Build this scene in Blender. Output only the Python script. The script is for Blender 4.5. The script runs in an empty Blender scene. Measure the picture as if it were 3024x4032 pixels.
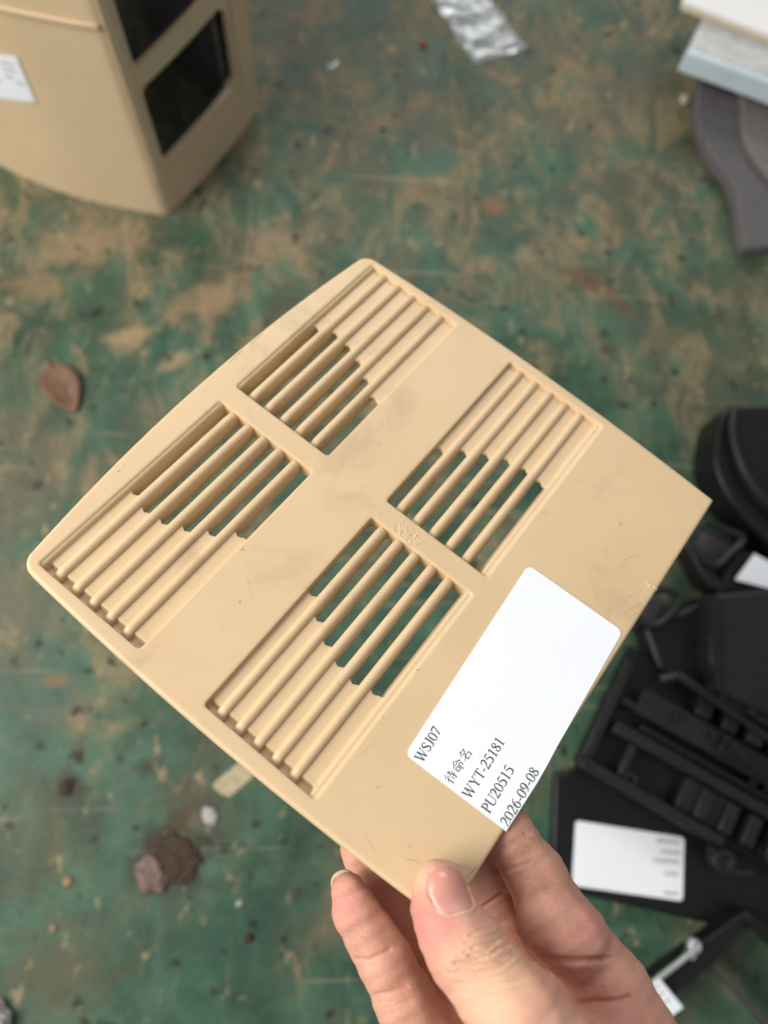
import bpy, bmesh, math, random
import numpy as np
from mathutils import Matrix, Vector

# ------------------------------------------------------------------ camera, world, lamps, exposure
SC = bpy.context.scene
COL = SC.collection
FPX, CX, CY = 3060.1, 1512.0, 2016.0          # photograph: 3024 x 4032
CAM_H = 0.617
zc = np.array([.068, .2316, .9705]); zc /= np.linalg.norm(zc)
xc = np.array([1., 0, 0]) - zc[0] * zc; xc /= np.linalg.norm(xc)
yc = np.cross(zc, xc)
RM = np.array([xc, yc, zc])                    # world <- camera (y up, looking along -z)
CAM = np.array([0, 0, CAM_H])
cam_d = bpy.data.cameras.new('camera'); cam = bpy.data.objects.new('camera', cam_d); COL.objects.link(cam)
M4 = Matrix([[*RM[i], CAM[i]] for i in range(3)] + [[0, 0, 0, 1]])
cam.matrix_world = M4
cam_d.sensor_fit = 'VERTICAL'; cam_d.sensor_height = 36.0
cam_d.lens = 36.0 * FPX / 4032.0
cam_d.clip_start = 0.01; cam_d.clip_end = 60
cam_d.dof.use_dof = True
cam_d.dof.focus_distance = 0.258
cam_d.dof.aperture_fstop = cam_d.lens / 4.1
cam_d.dof.aperture_blades = 0
SC.camera = cam

W = bpy.data.worlds.new('World'); SC.world = W; W.use_nodes = True
bg = W.node_tree.nodes['Background']; bg.inputs[0].default_value = (0.93, 0.965, 1.0, 1); bg.inputs[1].default_value = 0.34

def area(name, loc, target, sx, sy, power, col):
    d = bpy.data.lights.new(name, 'AREA'); d.shape = 'RECTANGLE'; d.size = sx; d.size_y = sy; d.energy = power; d.color = col
    o = bpy.data.objects.new(name, d); COL.objects.link(o); o.location = loc
    o.rotation_euler = (Vector(target) - Vector(loc)).to_track_quat('-Z', 'Y').to_euler()
    return o
area('doorway_light', (-.95, -.02, 1.02), (0, .2, .18), .8, .8, 23, (1.0, .955, .885))
area('far_window_light', (0.30, 2.2, 1.75), (0.05, .3, 0), 1.2, .8, 22, (1.0, .985, .95))
vs = SC.view_settings
vs.view_transform = 'Standard'; vs.look = 'None'; vs.gamma = 1.0; vs.exposure = 0.06; vs.use_curve_mapping = False
SC.cycles.use_denoising = True
SC.cycles.max_bounces = 8

# ------------------------------------------------------------------ helpers
rng = random.Random(7)
def ray(px, py): return RM @ np.array([(px - CX) / FPX, -(py - CY) / FPX, -1.0])
def G(px, py, z=0.0):
    d = ray(px, py); return CAM + d * ((z - CAM_H) / d[2])
def onplane(px, py, p0, n):
    d = ray(px, py); return CAM + d * (np.dot(np.asarray(p0) - CAM, n) / np.dot(d, n))
def cam2w(q):                                    # (x right, y down, z forward) metres -> world
    q = np.asarray(q, float); return CAM + (q * np.array([1, -1, -1])) @ RM.T
def pxd(px, py, d): return np.array([(px - CX) / FPX * d, (py - CY) / FPX * d, d])   # depth d -> camera frame

def tag(o, label=None, cat=None, group=None, kind=None):
    if label: o['label'] = label
    if cat: o['category'] = cat
    if group: o['group'] = group
    if kind: o['kind'] = kind
    return o
def thing(name, label, cat, loc=(0, 0, 0), group=None):
    o = bpy.data.objects.new(name, None); COL.objects.link(o); o.location = Vector(loc); o.empty_display_size = .02
    return tag(o, label, cat, group)
def mesh(name, v, f, mat, parent=None, smooth=True, angle=40, bevel=0, seg=2, local=False, solid=0, auto=True):
    v = np.asarray(v, float)
    off = np.zeros(3)
    if parent is not None and not local:
        p = parent; off = np.zeros(3)
        while p is not None: off = off + np.array(p.location); p = p.parent
    elif parent is None and not local:
        off = np.array([v[:, 0].mean(), v[:, 1].mean(), v[:, 2].min()])
    m = bpy.data.meshes.new(name)
    if isinstance(f, np.ndarray):
        k = f.shape[1]; vv = (v - off)
        m.vertices.add(len(vv)); m.vertices.foreach_set('co', vv.astype(np.float32).ravel())
        m.loops.add(f.size); m.loops.foreach_set('vertex_index', f.astype(np.int32).ravel())
        m.polygons.add(len(f)); m.polygons.foreach_set('loop_start', np.arange(0, f.size, k, dtype=np.int32))
        m.update(calc_edges=True); m.validate()
    else:
        m.from_pydata([tuple(a) for a in (v - off)], [], f); m.update()
        bm = bmesh.new(); bm.from_mesh(m); bmesh.ops.recalc_face_normals(bm, faces=bm.faces); bm.to_mesh(m); bm.free()
    m.materials.append(mat)
    if smooth:
        m.polygons.foreach_set('use_smooth', [True] * len(m.polygons))
        if auto: m.set_sharp_from_angle(angle=math.radians(angle))
    o = bpy.data.objects.new(name, m); COL.objects.link(o)
    if parent is not None: o.parent = parent
    if not local and parent is None: o.location = Vector(off)
    if solid:
        s = o.modifiers.new('solid', 'SOLIDIFY'); s.thickness = solid; s.offset = 0
    if bevel:
        b = o.modifiers.new('bevel', 'BEVEL'); b.width = bevel; b.segments = seg; b.limit_method = 'ANGLE'; b.angle_limit = math.radians(35)
        b.harden_normals = False
    return o
def prism(pts, z0, z1):
    n = len(pts); v = [(p[0], p[1], z0) for p in pts] + [(p[0], p[1], z1) for p in pts]
    f = [list(range(n))[::-1], list(range(n, 2 * n))] + [[i, (i + 1) % n, n + (i + 1) % n, n + i] for i in range(n)]
    return v, f
def obox(c, ax, ay, az, lx, ly, lz):
    c, ax, ay, az = map(np.asarray, (c, ax, ay, az)); v = []
    for k in (-.5, .5):
        for j, i in ((-.5, -.5), (-.5, .5), (.5, .5), (.5, -.5)):
            v.append(c + ax * lx * i + ay * ly * j + az * lz * k)
    return v, [[3, 2, 1, 0], [4, 5, 6, 7], [0, 1, 5, 4], [1, 2, 6, 5], [2, 3, 7, 6], [3, 0, 4, 7]]
def merge(*parts):
    v, f = [], []
    for a, b in parts:
        n = len(v); v += [tuple(q) for q in a]; f += [[i + n for i in q] for q in b]
    return v, f
def cat(pts, n=8, closed=False):
    P = [np.asarray(p, float) for p in pts]; out = []; m = len(P)
    rngi = range(m if closed else m - 1)
    for i in rngi:
        if closed: a, b, c, d = P[i - 1], P[i], P[(i + 1) % m], P[(i + 2) % m]
        else: a, b, c, d = P[max(i - 1, 0)], P[i], P[i + 1], P[min(i + 2, m - 1)]
        for k in range(n):
            t = k / n
            out.append(.5 * (2 * b + (c - a) * t + (2 * a - 5 * b + 4 * c - d) * t * t + (3 * b - a - 3 * c + d) * t ** 3))
    if not closed: out.append(P[-1])
    return out
def tube(pts, r, seg=8):
    pts = [np.asarray(p, float) for p in pts]; v, f = [], []; n = len(pts)
    for i, p in enumerate(pts):
        t = pts[min(i + 1, n - 1)] - pts[max(i - 1, 0)]; t /= np.linalg.norm(t) + 1e-12
        a = np.cross(t, [0, 0, 1.]); a = a if np.linalg.norm(a) > 1e-3 else np.cross(t, [0, 1., 0]); a /= np.linalg.norm(a); b = np.cross(a, t)
        rr = r[i] if hasattr(r, '__len__') else r
        for k in range(seg):
            an = 2 * math.pi * k / seg; v.append(p + a * rr * math.cos(an) + b * rr * math.sin(an))
    for i in range(n - 1):
        for k in range(seg):
            f.append([i * seg + k, i * seg + (k + 1) % seg, (i + 1) * seg + (k + 1) % seg, (i + 1) * seg + k])
    f.append(list(range(seg))[::-1]); f.append([(n - 1) * seg + k for k in range(seg)])
    return v, f

def surface_nets(F, org, h):
    F = F.astype(np.float32); ins = F < 0
    nx, ny, nz = F.shape
    mask = np.zeros((nx - 1, ny - 1, nz - 1), np.uint8)
    for dx in (0, 1):
        for dy in (0, 1):
            for dz in (0, 1): mask += ins[dx:nx - 1 + dx, dy:ny - 1 + dy, dz:nz - 1 + dz]
    ci, cj, ck = np.nonzero((mask > 0) & (mask < 8))
    idx = -np.ones(mask.shape, np.int32); idx[ci, cj, ck] = np.arange(len(ci))
    acc = np.zeros((len(ci), 3)); cnt = np.zeros(len(ci))
    cor = [(a, b, c) for a in (0, 1) for b in (0, 1) for c in (0, 1)]
    for p in cor:
        for ax in range(3):
            if p[ax]: continue
            q = list(p); q[ax] = 1
            fa = F[ci + p[0], cj + p[1], ck + p[2]]; fb = F[ci + q[0], cj + q[1], ck + q[2]]
            cr = (fa < 0) != (fb < 0)
            t = np.where(cr, fa / np.where(cr, fa - fb, 1), 0)
            pos = np.tile(np.array(p, float), (len(ci), 1)); pos[:, ax] += t
            acc[cr] += pos[cr]; cnt[cr] += 1
    V = org + h * (np.stack([ci, cj, ck], 1) + acc / cnt[:, None])
    faces = []
    for ax in range(3):
        sl0 = [slice(None)] * 3; sl1 = [slice(None)] * 3; sl0[ax] = slice(0, -1); sl1[ax] = slice(1, None)
        a, b = ins[tuple(sl0)], ins[tuple(sl1)]
        o1, o2 = [(1, 2), (2, 0), (0, 1)][ax]
        for sgn in (0, 1):
            E = np.argwhere((a & ~b) if sgn == 0 else (~a & b))
            ok = (E[:, o1] > 0) & (E[:, o2] > 0) & (E[:, o1] < mask.shape[o1]) & (E[:, o2] < mask.shape[o2])
            E = E[ok]
            def at(d1, d2):
                e = E.copy(); e[:, o1] += d1; e[:, o2] += d2; return idx[e[:, 0], e[:, 1], e[:, 2]]
            q = np.stack([at(-1, -1), at(0, -1), at(0, 0), at(-1, 0)], 1)
            faces.append(q if sgn == 0 else q[:, ::-1])
    return V, np.concatenate(faces)
def subdivide(V, Fq):
    e = np.concatenate([Fq[:, [0, 1]], Fq[:, [1, 2]], Fq[:, [2, 3]], Fq[:, [3, 0]]]); es = np.sort(e, 1)
    key = es[:, 0].astype(np.int64) * (len(V) + 1) + es[:, 1]
    u, first, inv = np.unique(key, return_index=True, return_inverse=True)
    mid = (V[es[first, 0]] + V[es[first, 1]]) / 2; n = len(Fq); nv = len(V)
    fc = V[Fq].mean(1); ei = nv + inv.reshape(4, n).T; c = nv + len(mid) + np.arange(n)
    V2 = np.concatenate([V, mid, fc])
    F2 = np.concatenate([np.stack([Fq[:, k], ei[:, k], c, ei[:, k - 1]], 1) for k in range(4)])
    return V2, F2

# ------------------------------------------------------------------ materials
def newmat(name):
    m = bpy.data.materials.new(name); m.use_nodes = True; nt = m.node_tree
    return m, nt, nt.nodes['Principled BSDF']
def node(nt, typ, **kw):
    n = nt.nodes.new(typ)
    for k, v in kw.items():
        if k.startswith('i_'): n.inputs[k[2:].replace('_', ' ')].default_value = v
        else: setattr(n, k, v)
    return n
def noise(nt, vec, scale, detail=5, rough=.6, dist=0.0):
    n = node(nt, 'ShaderNodeTexNoise'); n.inputs['Scale'].default_value = scale; n.inputs['Detail'].default_value = detail
    n.inputs['Roughness'].default_value = rough; n.inputs['Distortion'].default_value = dist
    nt.links.new(vec, n.inputs['Vector']); return n.outputs['Fac']
def ramp(nt, fac, stops):
    r = node(nt, 'ShaderNodeValToRGB'); el = r.color_ramp.elements
    while len(el) < len(stops): el.new(.5)
    for e, (p, c) in zip(el, stops): e.position = p; e.color = c if hasattr(c, '__len__') else (c, c, c, 1)
    nt.links.new(fac, r.inputs[0]); return r.outputs[0]
def mix(nt, fac, a, b):
    m = node(nt, 'ShaderNodeMix', data_type='RGBA')
    for s, v in ((m.inputs[0], fac), (m.inputs[6], a), (m.inputs[7], b)):
        if hasattr(v, 'is_linked'): nt.links.new(v, s)
        else: s.default_value = v if not hasattr(v, '__len__') else (*v[:3], 1)
    return m.outputs[2]
def coords(nt, out='Object', scale=(1, 1, 1), rot=(0, 0, 0)):
    t = node(nt, 'ShaderNodeTexCoord'); mp = node(nt, 'ShaderNodeMapping'); mp.inputs['Scale'].default_value = scale; mp.inputs['Rotation'].default_value = rot
    nt.links.new(t.outputs[out], mp.inputs[0]); return mp.outputs[0]
def bump(nt, b, h, strength, dist, prev=None):
    n = node(nt, 'ShaderNodeBump'); n.inputs['Strength'].default_value = strength; n.inputs['Distance'].default_value = dist
    nt.links.new(h, n.inputs['Height'])
    if prev is not None: nt.links.new(prev, n.inputs['Normal'])
    nt.links.new(n.outputs[0], b.inputs['Normal']); return n.outputs[0]
def simple(name, col, rough=.5, var=.15, vscale=60, bmp=0, bscale=900, metal=0, spec=.5, dust=None):
    m, nt, b = newmat(name); v = coords(nt)
    n = noise(nt, v, vscale, 6)
    dk = tuple(c * (1 - var) for c in col); lt = tuple(min(1, c * (1 + var)) for c in col)
    c = mix(nt, ramp(nt, n, [(.3, 0), (.7, 1)]), dk, lt)
    if dust:
        c = mix(nt, ramp(nt, noise(nt, v, vscale * 2.3, 8, .7), [(.5, 0), (.8, dust[3])]), c, dust[:3])
    nt.links.new(c, b.inputs['Base Color'])
    b.inputs['Metallic'].default_value = metal; b.inputs['Specular IOR Level'].default_value = spec
    nt.links.new(ramp(nt, noise(nt, v, vscale * 1.7, 4), [(.3, max(0, rough - .08)), (.7, min(1, rough + .08))]), b.inputs['Roughness'])
    if bmp: bump(nt, b, noise(nt, v, bscale, 3), bmp, .0003)
    return m

STAINS = [  # (px, py, half-length m, half-width m, angle, colour, strength)
    (1945, 810, .016, .013, 0, (.19, .090, .040), .85), (2330, 1120, .030, .010, -.5, (.13, .060, .028), .85), (2460, 1210, .016, .008, -.8, (.11, .050, .024), .8), (2390, 1375, .008, .006, 0, (.06, .024, .014), .9),
    (960, 1080, .006, .034, .2, (.13, .085, .05), .6), (820, 1180, .05, .02, .5, (.30, .20, .11), .7), (330, 960, .06, .03, .3, (.27, .19, .105), .75), (150, 1130, .03, .02, .2, (.25, .17, .09), .7), (520, 1330, .03, .012, .4, (.33, .235, .13), .8),
    (680, 1430, .02, .008, .6, (.33, .24, .14), .7), (280, 3110, .013, .017, .5, (.014, .012, .008), .92), (690, 3390, .040, .026, .2, (.026, .017, .010), .95), (640, 3300, .03, .014, .9, (.03, .02, .012), .9), (760, 3180, .026, .020, .7, (.060, .038, .018), .7), (345, 2640, .006, .004, 0, (.015, .012, .01), .9), (160, 2940, .006, .005, 0, (.02, .012, .01), .9),
    (590, 3020, .012, .010, .3, (.035, .025, .016), .8), (230, 2680, .012, .006, .1, (.20, .11, .05), .7), (220, 3830, .05, .04, 0, (.085, .072, .038), .75), (130, 3300, .05, .06, .1, (.075, .072, .040), .6), (2250, 500, .035, .03, 0, (.10, .090, .060), .6), (2500, 330, .06, .04, .4, (.085, .078, .055), .7), (1230, 500, .03, .008, -.1, (.03, .085, .055), .8),
    (1700, 640, .035, .020, .2, (.040, .125, .082), .8), (2180, 660, .03, .018, .6, (.040, .120, .078), .8), (640, 2750, .05, .028, .3, (.024, .080, .048), .85), (860, 3700, .05, .04, 0, (.018, .062, .038), .8), (2300, 900, .022, .012, -.4, (.035, .120, .074), .85), (1330, 700, .03, .01, .1, (.03, .10, .065), .8), (1000, 3640, .004, .004, 0, (.012, .01, .008), .9), (2620, 1330, .02, .02, 0, (.12, .095, .055), .7)]
def floor_mat():
    m, nt, b = newmat('worn_green_paint'); v = coords(nt)
    vs_ = coords(nt, scale=(1, .6, 1), rot=(0, 0, .7))
    big = noise(nt, v, 5.5, 10, .68, .6); mid = noise(nt, vs_, 24, 10, .72, .9); fine = noise(nt, v, 170, 6, .72)
    sep = node(nt, 'ShaderNodeSeparateXYZ'); nt.links.new(v, sep.inputs[0])
    mr = node(nt, 'ShaderNodeMapRange'); nt.links.new(sep.outputs[1], mr.inputs[0])
    mr.inputs[1].default_value = -.15; mr.inputs[2].default_value = .45; mr.inputs[3].default_value = -.07; mr.inputs[4].default_value = .03   # olive and tan cover more of the floor towards the far side
    def plus(f):
        q = node(nt, 'ShaderNodeMath', operation='ADD'); nt.links.new(f, q.inputs[0]); nt.links.new(mr.outputs[0], q.inputs[1]); return q.outputs[0]
    c = mix(nt, ramp(nt, noise(nt, v, 14, 8, .65), [(.38, 0), (.62, 1)]), (.019, .050, .030), (.058, .130, .080))
    c = mix(nt, ramp(nt, plus(big), [(.42, 0), (.56, .85)]), c, mix(nt, ramp(nt, mid, [(.4, 0), (.6, 1)]), (.070, .070, .040), (.155, .132, .076)))
    c = mix(nt, ramp(nt, plus(mid), [(.50, 0), (.63, .70)]), c, mix(nt, ramp(nt, fine, [(.3, 0), (.7, 1)]), (.115, .090, .050), (.38, .270, .145)))
    # paint that survived as crisp islands
    c = mix(nt, ramp(nt, noise(nt, v, 12, 9, .68, .8), [(.51, 0), (.60, .82)]), c, mix(nt, ramp(nt, mid, [(.4, 0), (.6, 1)]), (.021, .060, .037), (.055, .134, .086)))
    dn = node(nt, 'ShaderNodeTexNoise'); dn.inputs['Scale'].default_value = 55; dn.inputs['Detail'].default_value = 7; dn.inputs['Roughness'].default_value = .7; nt.links.new(v, dn.inputs['Vector'])
    for px, py, la, lb, an, col, st in STAINS:
        p = G(px, py); mp = node(nt, 'ShaderNodeMapping', vector_type='TEXTURE'); mp.inputs['Location'].default_value = (p[0], p[1], 0); mp.inputs['Rotation'].default_value = (0, 0, an); mp.inputs['Scale'].default_value = (la, lb, 1)
        nt.links.new(v, mp.inputs[0]); ln = node(nt, 'ShaderNodeVectorMath', operation='LENGTH'); nt.links.new(mp.outputs[0], ln.inputs[0])
        ad = node(nt, 'ShaderNodeMath', operation='MULTIPLY_ADD'); nt.links.new(dn.outputs['Fac'], ad.inputs[0]); ad.inputs[1].default_value = 2.6; nt.links.new(ln.outputs['Value'], ad.inputs[2])
        c = mix(nt, mapr(nt, ad.outputs[0], 1.55, 2.35, st, 0), c, col)
    c = mix(nt, ramp(nt, noise(nt, vs_, 64, 6, .7), [(.60, 0), (.66, .7)]), c, (.33, .240, .125))
    c = mix(nt, ramp(nt, noise(nt, v, 62, 4, .55), [(.62, 0), (.68, .9)]), c, (.016, .014, .010))
    # scrapes
    for an, th in ((.5, .66), (-.9, .68)):
        sv = coords(nt, scale=(5, 130, 1), rot=(0, 0, an)); c = mix(nt, ramp(nt, noise(nt, sv, 1, 3, .5), [(th, 0), (th + .03, .45)]), c, (.25, .20, .13))
    nt.links.new(c, b.inputs['Base Color'])
    nt.links.new(ramp(nt, mid, [(.35, .42), (.65, .70)]), b.inputs['Roughness']); b.inputs['Specular IOR Level'].default_value = .34
    n1 = bump(nt, b, mid, .5, .002); bump(nt, b, fine, .4, .0008, n1)
    return m
def mapr(nt, f, a, b_, c, d):
    q = node(nt, 'ShaderNodeMapRange'); nt.links.new(f, q.inputs[0]); q.inputs[1].default_value = a; q.inputs[2].default_value = b_; q.inputs[3].default_value = c; q.inputs[4].default_value = d; return q.outputs[0]
M_FLOOR = floor_mat()

def plastic_mat(name, col, wear=True):
    m, nt, b = newmat(name)
    g = node(nt, 'ShaderNodeNewGeometry'); mp = node(nt, 'ShaderNodeMapping'); nt.links.new(g.outputs['Position'], mp.inputs[0]); v = mp.outputs[0]
    c = mix(nt, ramp(nt, noise(nt, v, 9, 7, .62), [(.3, 0), (.7, 1)]), tuple(x * q for x, q in zip(col, (.93, .91, .88))), tuple(min(1, x * 1.05) for x in col))
    if wear:   # hand grime, small flecks
        c = mix(nt, ramp(nt, noise(nt, v, 26, 7, .68, .6), [(.54, 0), (.72, .42)]), c, (.34, .23, .125))
        c = mix(nt, ramp(nt, noise(nt, v, 210, 4, .65), [(.70, 0), (.75, .6)]), c, (.20, .135, .075))
    nt.links.new(c, b.inputs['Base Color'])
    nt.links.new(ramp(nt, noise(nt, v, 32, 8, .7), [(.3, .33), (.7, .56)]), b.inputs['Roughness'])
    b.inputs['Subsurface Weight'].default_value = .22; b.inputs['Subsurface Radius'].default_value = (.0045, .0030, .0016)
    n1 = bump(nt, b, noise(nt, v, 1700, 3), .16, .0003); bump(nt, b, noise(nt, v, 60, 3), .10, .0006, n1)
    return m
M_PANEL = plastic_mat('tan_plastic', (.635, .470, .285))
M_BOX = plastic_mat('beige_plastic', (.64, .490, .318), wear=False)
M_LABEL = simple('label_paper', (.80, .83, .88), .42, .025, 30, .35, 140)
M_INK = simple('label_ink', (.035, .037, .045), .6, .5, 900)
M_INK2 = simple('faded_ink', (.42, .42, .46), .6, .5, 900)
M_BLACK = simple('black_plastic', (.0055, .0055, .0065), .36, .3, 50, .25, 1500, spec=.35, dust=(.03, .028, .026, .2))
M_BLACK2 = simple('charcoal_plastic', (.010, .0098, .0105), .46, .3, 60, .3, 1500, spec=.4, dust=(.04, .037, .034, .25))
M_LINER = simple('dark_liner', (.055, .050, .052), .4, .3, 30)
M_GREYP = simple('grey_plastic', (.10, .095, .10), .3, .3, 40)
M_FELT = simple('grey_felt', (.115, .110, .114), .95, .25, 400, .8, 2500, spec=.1, dust=(.22, .19, .16, .5))
M_FELT2 = simple('brown_grey_felt', (.165, .150, .140), .95, .25, 400, .8, 2500, spec=.1, dust=(.25, .21, .17, .5))
M_WHITE = simple('white_board', (.80, .79, .79), .6, .03, 30)
M_CREAM = simple('cream_edge', (.62, .52, .36), .8, .12, 200)
M_FOAM = simple('grey_white_foam', (.52, .53, .52), .85, .15, 90, .4, 900, dust=(.30, .25, .19, .6))
M_BLUE = simple('pale_blue_film', (.54, .65, .70), .45, .08, 50)
M_STEEL = simple('zinc_steel', (.62, .64, .62), .35, .15, 300, metal=.9)
M_LEAF = simple('brown_leaf', (.15, .080, .046), .7, .3, 120, .5, 700)
M_DIRT = simple('brown_dirt', (.040, .026, .017), .95, .6, 220, .9, 900, dust=(.12, .07, .045, .9))
M_STONE = simple('pinkish_stone', (.17, .115, .10), .9, .5, 220, .9, 900, dust=(.05, .03, .02, .8))
M_CHIP = simple('white_chip', (.36, .33, .32), .7, .12, 100)
M_TAPE = simple('masking_tape', (.42, .35, .22), .7, .2, 160, dust=(.05, .04, .03, .9))
M_GRIT = simple('grit', (.22, .16, .10), .9, .6, 40)
M_PEB = simple('tan_pebble', (.27, .19, .11), .85, .3, 300, .6, 1500)
M_RUST = simple('rust_pebble', (.28, .10, .05), .85, .3, 300, .6, 1500)
M_PALE = simple('pale_pebble', (.50, .43, .34), .85, .25, 300, .6, 1500)
M_MARK = simple('dark_scratch', (.33, .225, .135), .8, .7, 500)
M_SCUFF = simple('torn_plastic', (.78, .65, .45), .7, .15, 900)
def film_mat():
    m, nt, b = newmat('clear_film'); b.inputs['Base Color'].default_value = (.80, .84, .86, 1); b.inputs['Roughness'].default_value = .10
    b.inputs['Specular IOR Level'].default_value = .9; b.inputs['Metallic'].default_value = .42
    b.inputs['Alpha'].default_value = .46; b.inputs['Coat Weight'].default_value = .6; b.inputs['Coat Roughness'].default_value = .1
    v = coords(nt); bump(nt, b, noise(nt, v, 160, 4, .6, .8), .5, .002); return m
M_FILM = film_mat()
def skin_mat():
    m, nt, b = newmat('skin'); v = coords(nt)
    at = node(nt, 'ShaderNodeVertexColor', layer_name='tint')
    n = ramp(nt, noise(nt, v, 90, 6, .6), [(.3, 0), (.7, 1)])
    c = mix(nt, n, (.55, .285, .190), (.67, .400, .280))
    mm = node(nt, 'ShaderNodeSeparateColor'); nt.links.new(at.outputs[0], mm.inputs[0])
    c = mix(nt, mm.outputs[0], c, (.60, .25, .205))          # flushed skin
    c = mix(nt, mm.outputs[1], c, (.70, .47, .31))           # callused, yellowish skin
    gr = node(nt, 'ShaderNodeMath', operation='MULTIPLY'); nt.links.new(mm.outputs[2], gr.inputs[0]); nt.links.new(ramp(nt, noise(nt, v, 170, 6, .7), [(.35, .15), (.7, 1)]), gr.inputs[1])
    c = mix(nt, gr.outputs[0], c, (.17, .085, .075))         # ingrained grime
    nt.links.new(c, b.inputs['Base Color'])
    b.inputs['Roughness'].default_value = .50; b.inputs['Specular IOR Level'].default_value = .42
    b.inputs['Subsurface Weight'].default_value = .30; b.inputs['Subsurface Radius'].default_value = (.0032, .0012, .0007); b.inputs['Subsurface Scale'].default_value = 1.0
    vo = node(nt, 'ShaderNodeTexVoronoi'); vo.inputs['Scale'].default_value = 1500; nt.links.new(v, vo.inputs['Vector'])
    sv = coords(nt, scale=(1, 2.6, 1), rot=(0, 0, .5))
    n1 = bump(nt, b, vo.outputs['Distance'], .22, .0002)
    n2 = bump(nt, b, noise(nt, sv, 480, 5, .68, .6), .6, .0006, n1); bump(nt, b, noise(nt, v, 130, 4), .3, .0007, n2)
    return m
M_SKIN = skin_mat()
def nail_mat(name, c0, c1):
    m, nt, b = newmat(name); at = node(nt, 'ShaderNodeVertexColor', layer_name='tint')
    nt.links.new(mix(nt, at.outputs[0], c0, c1), b.inputs['Base Color'])
    b.inputs['Roughness'].default_value = .27; b.inputs['Subsurface Weight'].default_value = .25; b.inputs['Subsurface Radius'].default_value = (.002, .0009, .0007)
    v = coords(nt, scale=(900, 60, 60)); bump(nt, b, noise(nt, v, 1, 2), .12, .0003); return m
M_NAIL = nail_mat('nail', (.60, .275, .225), (.76, .56, .48))
M_CUT = simple('dry_cuticle', (.72, .56, .44), .7, .1, 900)
M_NAIL2 = nail_mat('nail_free_edge', (.52, .42, .25), (.56, .46, .30))

# ------------------------------------------------------------------ floor
fl = mesh('floor', [(-3, -3, 0), (3, -3, 0), (3, 3, 0), (-3, 3, 0)], [[0, 1, 2, 3]], M_FLOOR, smooth=False)
tag(fl, 'worn green painted floor with tan scuffs', None, kind='structure')

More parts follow.
